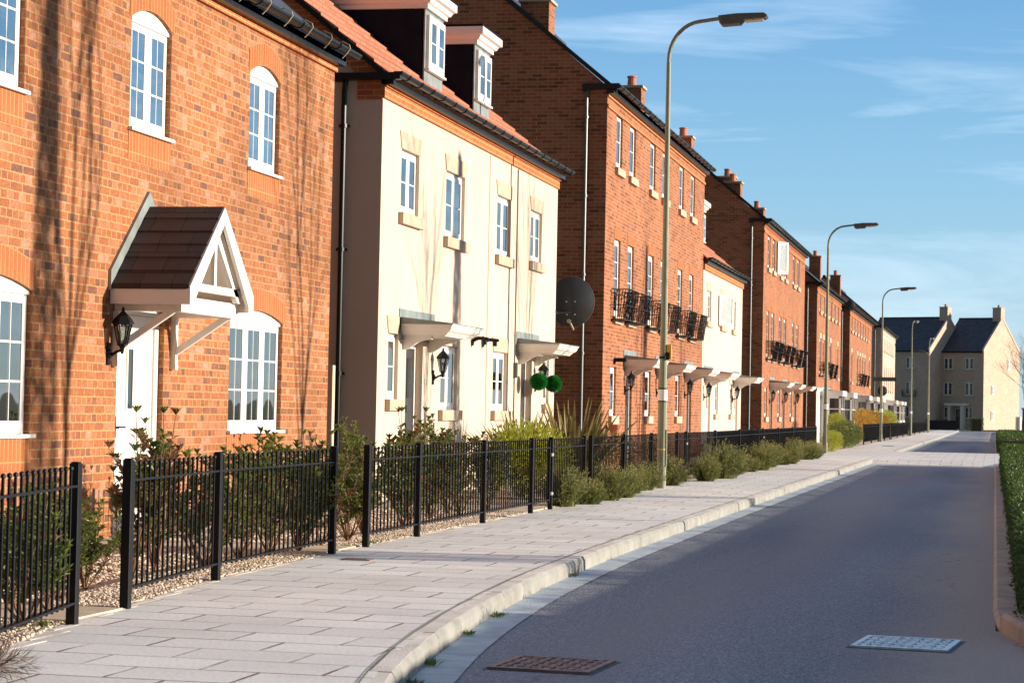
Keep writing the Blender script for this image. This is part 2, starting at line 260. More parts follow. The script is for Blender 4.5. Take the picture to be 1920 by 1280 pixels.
# ---------------------------------------------------------------- mesh builder
class MB:
    def __init__(s): s.v = []; s.f = []; s.m = []; s.uv = {}
    def quad(s, *p, m=0, uv=None):
        i = len(s.v); s.v.extend([tuple(q) for q in p]); s.f.append(tuple(range(i, i + len(p)))); s.m.append(m)
        if uv: s.uv[len(s.f) - 1] = uv
    def box(s, x0, x1, y0, y1, z0, z1, m=0):
        i = len(s.v)
        s.v.extend([(x0, y0, z0), (x1, y0, z0), (x1, y1, z0), (x0, y1, z0), (x0, y0, z1), (x1, y0, z1), (x1, y1, z1), (x0, y1, z1)])
        for f in ((0, 3, 2, 1), (4, 5, 6, 7), (0, 1, 5, 4), (1, 2, 6, 5), (2, 3, 7, 6), (3, 0, 4, 7)): s.f.append(tuple(i + k for k in f)); s.m.append(m)
    def prism(s, pts, y0, y1, m=0):
        """profile pts in (x, z), counter-clockwise, extruded along y"""
        n = len(pts); i = len(s.v)
        s.v.extend([(x, y0, z) for x, z in pts]); s.v.extend([(x, y1, z) for x, z in pts])
        s.f.append(tuple(i + k for k in range(n))); s.m.append(m); s.f.append(tuple(i + n + k for k in reversed(range(n)))); s.m.append(m)
        for k in range(n):
            j = (k + 1) % n; s.f.append((i + k, i + n + k, i + n + j, i + j)); s.m.append(m)
    def prismx(s, pts, x0, x1, m=0):
        """profile pts in (y, z) extruded along x"""
        n = len(pts); i = len(s.v)
        s.v.extend([(x0, y, z) for y, z in pts]); s.v.extend([(x1, y, z) for y, z in pts])
        s.f.append(tuple(i + k for k in reversed(range(n)))); s.m.append(m); s.f.append(tuple(i + n + k for k in range(n))); s.m.append(m)
        for k in range(n):
            j = (k + 1) % n; s.f.append((i + k, i + j, i + n + j, i + n + k)); s.m.append(m)
    def tube(s, pts, rad, n=8, m=0, cap=True):
        pts = [Vector(p) for p in pts]
        if not hasattr(rad, '__len__'): rad = [rad] * len(pts)
        i0 = len(s.v); a = None
        for k, p in enumerate(pts):
            t = (pts[min(k + 1, len(pts) - 1)] - pts[max(k - 1, 0)]).normalized()
            if a is None: a = t.cross(Vector((0, 0, 1)) if abs(t.z) < .9 else Vector((1, 0, 0))).normalized()
            a = (a - t * a.dot(t)).normalized(); b = t.cross(a)
            for j in range(n):
                q = p + (a * math.cos(2 * math.pi * j / n) + b * math.sin(2 * math.pi * j / n)) * rad[k]; s.v.append(tuple(q))
        for k in range(len(pts) - 1):
            for j in range(n):
                j2 = (j + 1) % n; s.f.append((i0 + k * n + j, i0 + k * n + j2, i0 + (k + 1) * n + j2, i0 + (k + 1) * n + j)); s.m.append(m)
        if cap and n > 2:
            s.f.append(tuple(i0 + j for j in reversed(range(n)))); s.m.append(m)
            e = i0 + (len(pts) - 1) * n; s.f.append(tuple(e + j for j in range(n))); s.m.append(m)
    def bar(s, p, q, w, h, m=0):
        """rectangular bar from p to q"""
        p = Vector(p); q = Vector(q); t = (q - p).normalized()
        up = Vector((0, 0, 1)) if abs(t.z) < .95 else Vector((0, 1, 0))
        a = t.cross(up).normalized() * w / 2; b = a.cross(t).normalized() * h / 2
        i = len(s.v)
        for c in (p, q): s.v.extend([tuple(c - a - b), tuple(c + a - b), tuple(c + a + b), tuple(c - a + b)])
        for f in ((0, 1, 2, 3), (7, 6, 5, 4), (0, 4, 5, 1), (1, 5, 6, 2), (2, 6, 7, 3), (3, 7, 4, 0)): s.f.append(tuple(i + k for k in f)); s.m.append(m)
    def mesh(s, name, mats, smooth=False):
        me = bpy.data.meshes.new(name); me.from_pydata(s.v, [], s.f); me.validate() if False else None
        for k in mats: me.materials.append(M[k])
        if len(mats) > 1: me.polygons.foreach_set('material_index', s.m)
        co = np.empty(len(me.vertices) * 3); me.vertices.foreach_get('co', co); co = co.reshape(-1, 3)
        nl = len(me.loops); li = np.empty(nl, dtype=np.int32); me.loops.foreach_get('vertex_index', li)
        npl = len(me.polygons); no = np.empty(npl * 3); me.polygons.foreach_get('normal', no); no = np.abs(no.reshape(-1, 3))
        tot = np.empty(npl, dtype=np.int32); me.polygons.foreach_get('loop_total', tot)
        pn = np.repeat(no, tot, axis=0); c = co[li]
        horiz = pn[:, 2] > .95; xf = (pn[:, 0] >= pn[:, 1]) & ~horiz
        u = np.where(horiz, c[:, 0], np.where(xf, c[:, 1], c[:, 0])); v = np.where(horiz, c[:, 1], c[:, 2])
        uv = np.stack([u, v], 1)
        st = np.concatenate([[0], np.cumsum(tot)])
        for fi, l in s.uv.items(): uv[st[fi]:st[fi + 1]] = l
        lay = me.uv_layers.new(name='UVMap'); lay.data.foreach_set('uv', uv.astype(np.float32).ravel())
        if smooth: me.shade_smooth()
        me.update(); return me
    def build(s, name, mats, parent=None, loc=None, rot=None, smooth=False, bevel=0):
        if isinstance(mats, str): mats = [mats]
        o = bpy.data.objects.new(name, s.mesh(name, mats, smooth)); return link(o, parent, loc, rot, bevel)
def link(o, parent=None, loc=None, rot=None, bevel=0):
    COL.objects.link(o)
    if parent is not None: o.parent = parent
    if loc is not None: o.location = loc
    if rot is not None: o.rotation_euler = rot
    if bevel:
        b = o.modifiers.new('bevel', 'BEVEL'); b.width = bevel; b.segments = 2; b.limit_method = 'ANGLE'
    return o
def tag(o, label=None, cat=None, group=None, kind=None):
    if label: o['label'] = label
    if cat: o['category'] = cat
    if group: o['group'] = group
    if kind: o['kind'] = kind
    return o
def thing(name, label, cat, loc=(0, 0, 0), rz=0, group=None):
    o = bpy.data.objects.new(name, None); COL.objects.link(o); o.empty_display_size = .3
    o.location = loc; o.rotation_euler = (0, 0, rz); return tag(o, label, cat, group)
KIDS = {}
def copy_tree(o, parent=None):
    c = o.copy(); COL.objects.link(c); c.parent = parent
    for ch in list(o.children): copy_tree(ch, c)
    return c
def inst(mesh, name, parent, loc=(0, 0, 0), rot=None):
    return link(bpy.data.objects.new(name, mesh), parent, loc, rot)

# ---------------------------------------------------------------- setting
def kx(y):      # left kerb line (face), bends right as it nears the camera
    P = [(4, -1.1), (7, -2.1), (9.5, -2.66), (11, -2.90), (13, -3.12), (15.7, -3.31), (19.5, -3.42), (30, -3.46), (60, -3.42), (300, -3.42)]
    return float(np.interp(y, [p[0] for p in P], [p[1] for p in P]))
def kxs(y):     # smoothed
    return sum(kx(y + d) for d in (-1, -.5, 0, .5, 1)) / 5
YS = [3 + .5 * i for i in range(60)] + [33 + 3 * i for i in range(62)]
b = MB(); b.quad((-900, -900, -.16), (900, -900, -.16), (900, 1600, -.16), (-900, 1600, -.16)); tag(b.build('ground', 'lawn'), kind='structure')
b = MB()
for i in range(40):
    y0 = -20 + i * 6; b.quad((-3.9 if y0 > 6 else -3.9, y0, -.12), (6 if y0 < 10 else .02, y0, -.12), (6 if y0 < 4 else .02, y0 + 6, -.12), (-3.9, y0 + 6, -.12))
b.quad((.02, -20, -.1205), (14, -20, -.1205), (14, 14.4, -.1205), (.02, 14.4, -.1205))
b.quad((-60, 220, -.12), (60, 220, -.12), (60, 228, -.12), (-60, 228, -.12))
tag(b.build('road', 'asphalt'), kind='structure')
def fx(y):      # fence line
    return float(np.interp(y, [4, 8, 11.33, 12.33, 14.5, 17.5, 30, 300], [-3.6, -4.35, -4.97, -5.07, -5.30, -5.39, -5.4, -5.4]))
b = MB()
for a, c in zip(YS[:-1], YS[1:]):
    b.quad((fx(a) - .06, a, 0), (kxs(a) - .09, a, 0), (kxs(c) - .09, c, 0), (fx(c) - .06, c, 0))
tag(b.build('pavement', 'slab'), kind='structure')
# garden side beds
b = MB()
for a, c in zip(YS[:-1], YS[1:]): b.quad((-7.9, a, -.006), (fx(a) - .06, a, -.006), (fx(c) - .06, c, -.006), (-7.9, c, -.006))
tag(b.build('garden_bed', 'gravel'), kind='structure')
b = MB(); b.quad((-60, 3, -.01), (-7.9, 3, -.01), (-7.9, 219, -.01), (-60, 219, -.01)); tag(b.build('back_lawn', 'lawn'), kind='structure')
b = MB()
for (a, c) in ((11.45, 12.25), (17.62, 18.48), (25.7, 27.2)): b.box(-7.78, fx(a) - .07, a, c, -.05, .012)
tag(b.build('garden_path', 'path'), kind='structure')
# edging strip between beds and paving
b = MB()
for a, c in zip(YS[:50], YS[1:51]): b.box(fx(a) - .06, fx(a) - .02, a + .004, c, -.05, .003)
tag(b.build('path_edging', 'slab'), kind='structure')
# kerb stones and channel
b = MB(); ch = MB(); mo = MB(); y = 3.5; k = 0
while y < 216:
    ln = .915 if y < 70 else 3
    if 63.5 < y < 78.5: y += ln; continue
    x0, x1 = kxs(y), kxs(y + ln); g = .006
    tops = [(-.13, 0.002), (-.022, 0.002), (-.004, -.02), (0, -.14)]
    prof = [(-.13, -.16), (0.006, -.16), (0, -.03), (-.02, 0.001), (-.13, 0.002)]
    dz = random.uniform(-.003, .003)
    n = len(prof); i = len(b.v)
    b.v += [(x0 + px, y + g, pz + dz) for px, pz in prof] + [(x1 + px, y + ln - g, pz + dz) for px, pz in prof]
    b.f.append(tuple(i + q for q in range(n))); b.f.append(tuple(i + n + q for q in reversed(range(n)))); b.m += [0, 0]
    for q in range(n):
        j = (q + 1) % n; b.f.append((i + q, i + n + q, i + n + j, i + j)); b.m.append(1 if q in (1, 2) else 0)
    for q in range(3):
        ya = y + ln * q / 3; yb = y + ln * (q + 1) / 3 - .006; xa, xb = kxs(ya), kxs(yb)
        ch.quad((xa, ya, -.112), (xa + .23, ya, -.114), (xb + .23, yb, -.114), (xb, yb, -.112))
    mo.quad((x0 - .143, y, .003), (x0 - .133, y, .003), (x1 - .133, y + ln, .003), (x1 - .143, y + ln, .003))
    y += ln
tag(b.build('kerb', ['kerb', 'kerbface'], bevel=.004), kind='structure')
tag(ch.build('drainage_channel', 'channel'), kind='structure')
tag(mo.build('moss_line', 'moss'), 'thin line of moss between kerb and paving', 'moss', kind='stuff')
# raised crossing table across the road
b = MB(); b.prismx([(62.8, -.119), (64.3, .004), (78.5, .004), (80, -.119)], -3.56, 1.6)
tag(b.build('raised_crossing', 'slab'), kind='structure')
# right hand kerb and verge
def rx(y): return float(np.interp(y, [6, 9, 11, 12.4, 13.4, 14.5, 15.7, 18, 300], [3.6, 1.9, .95, .50, .20, .03, .0, 0, 0]))
b = MB(); y = 6.5
while y < 216:
    ln = .305 if y < 16 else .915
    if 63.5 < y < 78.5: y += ln; continue
    x0, x1 = rx(y), rx(y + ln); i = len(b.v); g = .004
    top = 0.0 if y < 14.2 else -.085; prof = [(0, -.16), (.17, -.16), (.17, top), (.03, top), (.005, top - .025)]
    if y > 215: break
    n = len(prof); b.v += [(x0 + px, y + g, pz) for px, pz in prof] + [(x1 + px, y + ln - g, pz) for px, pz in prof]
    b.f.append(tuple(i + q for q in range(n))); b.f.append(tuple(i + n + q for q in reversed(range(n)))); b.m += [0, 0]
    for q in range(n):
        j = (q + 1) % n; b.f.append((i + q, i + n + q, i + n + j, i + j)); b.m.append(0)
    y += ln
tag(b.build('right_kerb', 'kerbbrown', bevel=.004), kind='structure')
b = MB()
for a, c in zip(YS[6:-1], YS[7:]):
    if 64 < a < 78: continue
    b.quad((rx(a) + .17, a, -.03), (30, a, -.03), (30, c, -.03), (rx(c) + .17, c, -.03))
tag(b.build('verge', 'soil'), kind='structure')

# ---------------------------------------------------------------- houses
def front_wall(b, L, H, ops, x=0, depth=.1, y0=0):
    """wall face at x with openings (ya, yb, za, zb, rise); reveals go back by depth"""
    ys = sorted({y0, y0 + L} | {o[0] for o in ops} | {o[1] for o in ops})
    zs = sorted({0, H} | {o[2] for o in ops} | {o[3] for o in ops} | {o[3] + o[4] for o in ops if o[4]})
    for ya, yb in zip(ys[:-1], ys[1:]):
        for za, zb in zip(zs[:-1], zs[1:]):
            cy, cz = (ya + yb) / 2, (za + zb) / 2; hole = False
            for o in ops:
                if o[0] < cy < o[1] and o[2] < cz < o[3] + o[4]: hole = True
            if not hole: b.quad((x, ya, za), (x, yb, za), (x, yb, zb), (x, ya, zb))
    for (ya, yb, za, zb, r) in ops:
        d = x - depth
        b.quad((x, ya, za), (x, ya, zb), (d, ya, zb), (d, ya, za)); b.quad((x, yb, za), (d, yb, za), (d, yb, zb), (x, yb, zb))
        b.quad((x, ya, za), (d, ya, za), (d, yb, za), (x, yb, za))
        if not r: b.quad((x, ya, zb), (x, yb, zb), (d, yb, zb), (d, ya, zb))
        else:
            n = 10; pa = [(ya + (yb - ya) * k / n, zb + r * (1 - (2 * k / n - 1) ** 2)) for k in range(n + 1)]; zt = zb + r
            for p, q in zip(pa[:-1], pa[1:]):
                b.quad((x, p[0], p[1]), (x, q[0], q[1]), (x, q[0], zt + 1e-4), (x, p[0], zt + 1e-4)); b.quad((x, p[0], p[1]), (d, p[0], p[1]), (d, q[0], q[1]), (x, q[0], q[1]))
WC = {}
def window_meshes(w, h, lights, rows, cols, rise, glass, fx0=-.05):
    k = (round(w, 3), round(h, 3), lights, rows, cols, rise, glass)
    if k in WC: return WC[k]
    b = MB(); x1 = fx0; x0 = fx0 - .07; e = .004; far = glass == 'glassdark'
    b.box(x0, x1, e, .05, 0, h); b.box(x0, x1, w - .05, w - e, 0, h); b.box(x0, x1, .05, w - .05, e, .055); b.box(x0, x1, .05, w - .05, h - .05, h - e)
    b.box(x1 - .02, x1 + .006, .02, w - .02, h - .085, h - .05)
    lw = (w - .1) / lights
    for i in range(1, lights): b.box(x0, x1 + .0095, .05 + lw * i - .032, .05 + lw * i + .032, .055, h - .05)
    for i in range(lights):
        a = .05 + lw * i + (.03 if i else 0); c = .05 + lw * (i + 1) - (.03 if i < lights - 1 else 0)
        s = (.075 if far else .055) if lights > 1 or w < .6 else .08; xs1 = x1 + .012; z0 = .055; z1 = h - .05
        b.box(x0 + .02, xs1, a, a + s, z0, z1); b.box(x0 + .02, xs1, c - s, c, z0, z1); b.box(x0 + .02, xs1, a + s, c - s, z0, z0 + s); b.box(x0 + .02, xs1, a + s, c - s, z1 - s, z1)
        ia, ic, iz0, iz1 = a + s, c - s, z0 + s, z1 - s
        for r in range(1, rows): zz = iz0 + (iz1 - iz0) * r / rows; b.box(x1 - .01, x1 + .0085, ia, ic, zz - .009, zz + .009)
        for r in range(1, cols): yy = ia + (ic - ia) * r / cols; b.box(x1 - .01, x1 + .0078, yy - .005, yy + .005, iz0, iz1)
    if rise:
        n = 10; pa = [(e + (w - 2 * e) * q / n, h + rise * .97 * (1 - (2 * q / n - 1) ** 2)) for q in range(n + 1)]
        b.prismx([(e, h - .03)] + [(w - e, h - .03)] + list(reversed(pa)), x0, x1 + .022)
    f = b.mesh('window', ['white'])
    g = MB(); g.box(x1 + .002, x1 + .006, .05, w - .05, .055, h - .05); g = g.mesh('pane', [glass])
    WC[k] = (f, g); return WC[k]
SC = {}
def strip(name, w, x0, x1, h, over, mat, bev=0):
    k = (name, round(w, 2), mat, h)
    if k not in SC:
        b = MB(); b.box(x0, x1, -over, w + over, 0, h); SC[k] = b.mesh(name, [mat])
    return SC[k]
def curtain(w, h, parent, x=-.22, sides=True):
    b = MB(); n = 28
    for (a, c) in ([(.03, w * .36), (w * .64, w - .03)] if sides else [(.03, w - .03)]):
        for i in range(n):
            p = a + (c - a) * i / n; q = a + (c - a) * (i + 1) / n
            dx = .03 * math.sin(p * 60); dq = .03 * math.sin(q * 60)
            b.quad((x + dx, p, .02), (x + dq, q, .02), (x + dq, q, h - .02), (x + dx, p, h - .02))
    return b.build('curtain', 'curtain', parent)
def add_window(root, y, z, w, h, lights=2, rows=3, cols=2, rise=0, sill='white', lintel=None, glass='glass', curt=0, sillh=.15):
    f, g = window_meshes(w, h, lights, rows, cols, rise, glass)
    o = inst(f, 'window', root, (0, y, z)); inst(g, 'pane', o)
    if sill == 'white': inst(strip('sill', w, -.05, .045, .03, .035, 'white'), 'sill', o, (0, 0, -.029))
    if sill == 'stone': inst(strip('sill', w, -.05, .07, sillh, .10, 'stone'), 'sill', o, (0, 0, -sillh + .002))
    if lintel == 'stone':
        b = MB(); b.prismx([(-.02, .002), (w + .02, .002), (w + .11, .23), (-.11, .23)], -.05, .012); b.build('lintel', 'stone', o, (0, 0, h))
    if lintel == 'soldier':
        k = ('sol', round(w, 2))
        if k not in SC: b = MB(); b.box(-.05, .008, -.08, w + .08, .002, .225); SC[k] = b.mesh('lintel', ['soldier'])
        inst(SC[k], 'lintel', o, (0, 0, h))
    if lintel == 'arch':
        b = MB(); n = 12; t = .23; ee = .06
        P = [(-ee + (w + 2 * ee) * q / n) for q in range(n + 1)]
        zf = lambda yy: rise * (1 - (2 * max(0, min(w, yy)) / w - 1) ** 2) if 0 <= yy <= w else 0
        zl = [zf(p) + .002 for p in P]; zu = [rise * 1.15 * (1 - (2 * (p + ee) / (w + 2 * ee) - 1) ** 2) + t for p in P]
        for i in range(n):
            b.quad((.006, P[i], zl[i]), (.006, P[i + 1], zl[i + 1]), (.006, P[i + 1] , zu[i + 1]), (.006, P[i], zu[i]),
                   uv=[(P[i], 0), (P[i + 1], 0), (P[i + 1], .225), (P[i], .225)])
        b.build('brick_arch', 'soldier', o, (0, 0, h))
        b = MB(); b.box(-.02, .005, -.02, w + .02, -.30, -.03); b.build('brick_apron', 'soldier', o)
    if curt: curtain(w, h, o, sides=(curt == 1))
    return o
def roof(root, L, D, eave, pitch, mat, over=.13, y0=0, verge=.05, courses=0):
    t = math.tan(pitch); b = MB(); hx = -D / 2; zr = eave + D / 2 * t; th = .07
    xe = over; ze = eave - over * t
    ya, yb = y0 - verge, y0 + L + verge
    if courses:
        n = courses
        for side in (0, 1):
            for k in range(n):
                fa = k / n; fb = (k + 1) / n + .012; lift = .045
                def P(fr, up):
                    x = xe + (hx - xe) * min(fr, 1); z = ze + (zr - ze) * min(fr, 1) + up
                    if side: x = 2 * hx - x
                    return x, z
                a0 = P(fa, .02); a1 = P(fa, .02 + lift); c1 = P(fb, .028); c0 = P(fb, .0)
                pr = [a0, a1, c1, c0] if side else [a0, c0, c1, a1]
                b.prism([pr[i] for i in (0, 1, 2, 3)], ya, yb)
    else:
        b.prism([(xe, ze), (xe, ze + th), (hx, zr + th), (2 * hx - xe, ze + th), (2 * hx - xe, ze), (hx, zr)], ya, yb)
    r = b.build('roof', mat, root)
    c = MB(); c.tube([(hx, ya, zr + th * .6), (hx, yb, zr + th * .6)], .11, 8); c.build('ridge_tiles', mat, r)
    return r
def gutter(root, L, eave, y0=0, x=.21, straps=0, seg=.9):
    b = MB(); r = .064; z = eave + .012; n = 8
    ya, yb = y0 - .12, y0 + L + .12
    pr = [(x + r * math.cos(a), z + r * math.sin(a)) for a in [math.pi + math.pi * i / n for i in range(n + 1)]]
    pi = [(x + (r - .006) * math.cos(a), z + (r - .006) * math.sin(a)) for a in [2 * math.pi - math.pi * i / n for i in range(n + 1)]]
    b.prism(pr + pi, ya, yb)
    for yy in (ya, yb):      # stop ends
        b.prism(pr, yy - .006, yy + .006)
    y = ya + .4
    while y < yb:
        b.prism([(q[0] + (q[0] - x) * .16, q[1] + (q[1] - z) * .16) for q in pr], y - .02, y + .02); b.box(0.02, x - r, y - .015, y + .015, z - .05, z - .02); y += seg
    o = b.build('gutter', 'gutter', root)
    if straps:
        y = ya + .3
        while y < yb:
            s = MB(); s.tube([(x - r, y, z + .055), (x - .02, y, z + .075), (x + r, y, z + .03), (x + r + .014, y, z - .01), (x + .03, y, z - r - .012), (x - .02, y, z - r - .06)], .007, 6)
            s.build('strap', 'strap', o); y += .72
    f = MB(); f.box(-.02, .13, y0 - .03, y0 + L + .03, eave - .14, eave - .0); f.build('fascia', 'gutter' if not straps else 'gutter', root)
    return o
def downpipe(root, x, y, z0, z1, mat='pipe'):
    b = MB(); b.tube([(x + .02, y, z1), (x, y, z1 - .15), (x, y, z0)], .036, 10)
    z = z1 - .6
    while z > z0 + .3: b.tube([(x, y, z - .025), (x, y, z + .025)], .05, 10); b.box(x - .07, x + .07, y, y + .06, z - .015, z + .015); z -= 1.6
    return b.build('downpipe', mat, root)
def chimney(root, x, y, zb, zt, mat, w=.62, pots=1, cap='stone'):
    b = MB(); b.box(x - w / 2, x + w / 2, y - w / 2, y + w / 2, zb, zt - .35); o = b.build('chimney', mat, root)
    c = MB(); c.box(x - w / 2 - .05, x + w / 2 + .05, y - w / 2 - .05, y + w / 2 + .05, zt - .35, zt - .29); c.build('chimney_cap', cap, o)
    for i in range(pots):
        p = MB(); p.tube([(x, y, zt - .29), (x, y, zt - .05), (x, y, zt - .04), (x, y, zt)], [.13, .11, .135, .13], 12); p.build('chimney_pot', 'pot', o)
def shell(root, L, D, eave, pitch, wallmat, ops, y0=0, depth=.1):
    b = MB(); front_wall(b, L, eave, ops, depth=depth, y0=y0)
    zr = eave + D / 2 * math.tan(pitch)
    for y in (y0, y0 + L):
        b.quad((0, y, 0), (-D, y, 0), (-D, y, eave), (-D / 2, y, zr), (0, y, eave)) if y == y0 else b.quad((-D, y, 0), (0, y, 0), (0, y, eave), (-D / 2, y, zr), (-D, y, eave))
    b.quad((-D, y0, 0), (-D, y0 + L, 0), (-D, y0 + L, eave), (-D, y0, eave)); b.quad((0, y0, 0.003), (0, y0 + L, 0.003), (-D, y0 + L, 0.003), (-D, y0, 0.003))
    return b.build('wall', wallmat, root)
def lantern(root, y, z, parent_name='lantern', out=.15, s=1.0):
    """carriage lantern on a wall bracket; y, z of the back plate centre (local)"""
    b = MB()
    b.tube([(.0, 0, -.0), (.035, 0, 0)], [.05, .042], 10); b.box(0, .02, -.035, .035, -.10, .10); b.tube([(.02, 0, 0), (.05, 0, -.005), (.09, 0, .02), (out, 0, .035)], [.018, .016, .013, .014], 8)
    b.tube([(out, 0, .0), (out, 0, .05), (out, 0, .075)], [.012, .022, .035], 8)
    zb, zt = .08, .27; rb, rt = .042, .082
    for k in range(6):
        a = k * math.pi / 3 + .26; c, s_ = math.cos(a), math.sin(a); a2 = a + math.pi / 3; c2, s2 = math.cos(a2), math.sin(a2)
        b.bar((out + rb * c, rb * s_, zb), (out + rt * c, rt * s_, zt), .009, .009)
        b.bar((out + rt * c, rt * s_, zt), (out + rt * c2, rt * s2, zt), .012, .012); b.bar((out + rb * c, rb * s_, zb), (out + rb * c2, rb * s2, zb), .01, .01)
    b.tube([(out, 0, zt), (out, 0, zt + .012), (out, 0, zt + .05), (out, 0, zt + .095), (out, 0, zt + .115), (out, 0, zt + .125), (out, 0, zt + .15)], [.105, .10, .075, .03, .012, .018, .004], 6)
    b.tube([(out, 0, zb - .012), (out, 0, zb)], [.03, .045], 6)
    o = b.build('lantern', 'black', root, (0, y, z))
    o.scale = (s, s, s)
    g = MB(); g.tube([(out, 0, zb + .004), (out, 0, zt - .004)], [rb - .006, rt - .006], 6, cap=False); g.build('lantern_glass', 'glass', o)
    return o
def canopy_flat(root, y, z, w, P=.68, mat='whitewood', name='canopy'):
    """moulded flat door canopy on two curved brackets; z is underside of the moulding"""
    b = MB()
    prof = [(0, 0), (.07, 0.005), (.03, .03), (.045, .06), (.0, .15)]
    # flared cornice: loft of rectangles, outline grows with height
    lv = [(.0, .0), (.012, .0), (.022, .02), (.045, .04), (.07, .08), (.095, .10), (.13, .11), (.138, .125), (.155, .125)]
    prev = None
    for zz, ex in lv:
        cur = [(0, y - ex, z + zz), (P + ex, y - ex, z + zz), (P + ex, y + w + ex, z + zz), (0, y + w + ex, z + zz)]
        if prev:
            for k in range(3): b.quad(prev[k], prev[k + 1], cur[k + 1], cur[k])
        else: b.quad(cur[3], cur[2], cur[1], cur[0])
        prev = cur
    b.quad(*prev)
    for k in range(1, 4): yy = y + w * k / 4; b.box(P + .04, P + .045, yy - .004, yy + .004, z + .03, z + .09)
    o = b.build(name, mat, root)
    t = MB(); e = .135; zt = z + .157
    t.quad((0, y - e, zt + .09), (P + e, y - e, zt + .012), (P + e, y + w + e, zt + .012), (0, y + w + e, zt + .09))
    t.quad((0, y - e, zt), (P + e, y - e, zt), (P + e, y - e, zt + .012), (0, y - e, zt + .09)); t.quad((P + e, y - e, zt), (P + e, y + w + e, zt), (P + e, y + w + e, zt + .012), (P + e, y - e, zt + .012))
    t.quad((0, y + w + e, zt), (0, y + w + e, zt + .09), (P + e, y + w + e, zt + .012), (P + e, y + w + e, zt))
    t.box(-.001, .012, y - e - .05, y + w + e + .05, z - .05, zt + .2)
    t.build('canopy_roof', 'lead', o)
    for yy in (y + .03, y + w - .12):
        c = MB(); c.prism([(0, z), (0, z - .19), (.06, z - .18), (.13, z - .14), (.21, z - .085), (.30, z - .055), (.40, z - .045), (.40, z)], yy, yy + .07)
        c.build('bracket', mat, o)
    return o
def door(root, y, w, h, mat, z=0.02, slit=False, frame='white', fw=.06, panels=True, glass='glassdark', x=-.055):
    f = MB(); f.box(x - .05, x, y + .003, y + fw, z, z + h); f.box(x - .05, x, y + w - fw, y + w - .003, z, z + h); f.box(x - .05, x, y + fw, y + w - fw, z + h - fw, z + h - .002)
    fo = f.build('door_frame', frame, root)
    b = MB(); X = x - .02; a, c = y + fw, y + w - fw; zt = z + h - fw
    b.box(X - .04, X, a + .003, c - .003, z + .01, zt - .003)
    if panels:
        for (pa, pc) in ((a + .1, a + (c - a) / 2 - .04), (a + (c - a) / 2 + .04, c - .1)):
            b.box(X, X + .012, pa, pc, z + .2, z + .95)
            b.box(X, X + .012, pa, pc, z + 1.1, z + 1.2)
    o = b.build('door', mat, root)
    if slit:
        g = MB(); m = a + (c - a) * .40; g.box(X, X + .006, m - .06, m + .06, z + 1.15, z + 1.70); g.build('glass_slit', 'glassdark', o)
        g = MB()
        for q in ((m - .085, m - .06, 1.125, 1.725), (m + .06, m + .085, 1.125, 1.725)): g.box(X, X + .014, q[0], q[1], z + q[2], z + q[3])
        g.box(X, X + .014, m - .06, m + .06, z + 1.125, z + 1.15); g.box(X, X + .014, m - .06, m + .06, z + 1.7, z + 1.725); g.build('slit_trim', mat, o)
    elif panels:
        g = MB()
        for (pa, pc) in ((a + .12, a + (c - a) / 2 - .05), (a + (c - a) / 2 + .05, c - .12)): g.box(X, X + .008, pa, pc, z + 1.3, z + 1.85)
        g.build('door_glass', glass, o)
    h_ = MB(); h_.tube([(X, a + .06, z + .98), (X + .05, a + .06, z + .98), (X + .055, a + .18, z + .98)], .009, 6); h_.box(X, X + .006, a + .035, a + .085, z + .88, z + 1.08); h_.build('handle', 'black', o)
    k = MB(); k.tube([(X, a + .06, z + 1.52), (X + .015, a + .06, z + 1.52)], .02, 8); k.build('lock', 'galv', o)
    s = MB(); s.box(-.15, .12, y - .05, y + w + .05, -.02, z + .005); s.build('door_step', 'stone', root)
    return o
PITCH = R(40)
# ---- 1: near red brick house
h1 = thing('brick_house', 'near red brick house with arched white windows and a pitched porch over its white door', 'house', (-7.78, 10.0, 0))
O = 10.0
W1 = [(15.03 - O, 16.77 - O, .95, 2.13, .11), (21.55 - O, 23.27 - O, .95, 2.13, .11), (15.5 - O, 16.5 - O, 3.75, 4.77, .12), (18.73 - O, 19.73 - O, 3.75, 4.77, .12), (22.0 - O, 23.0 - O, 3.75, 4.77, .12),
      (18.58 - O, 19.72 - O, .02, 2.14, 0)]
shell(h1, 15.0, 8, 5.42, PITCH, 'brick_a', W1)
roof(h1, 15.0, 8, 5.45, PITCH, 'slate', over=.13)
gutter(h1, 15.0, 5.43, straps=1, x=.24, seg=1.4)
b = MB(); b.box(-.0, .035, -.02, 15.02, 5.22, 5.285); b.box(0, .05, -.02, 15.02, 5.288, 5.42); b.build('corbel', 'corbel', h1)
for i, q in enumerate(W1[:5]): add_window(h1, q[0], q[2], q[1] - q[0], q[3] - q[2], 3 if i < 2 else 2, 3, 2, q[4], 'white', 'arch', 'glass' if i < 2 else 'glassup', curt=(1 if i < 2 else 0))
door(h1, 18.58 - O, 1.14, 2.12, 'doorwhite', slit=True, panels=False, fw=.1)
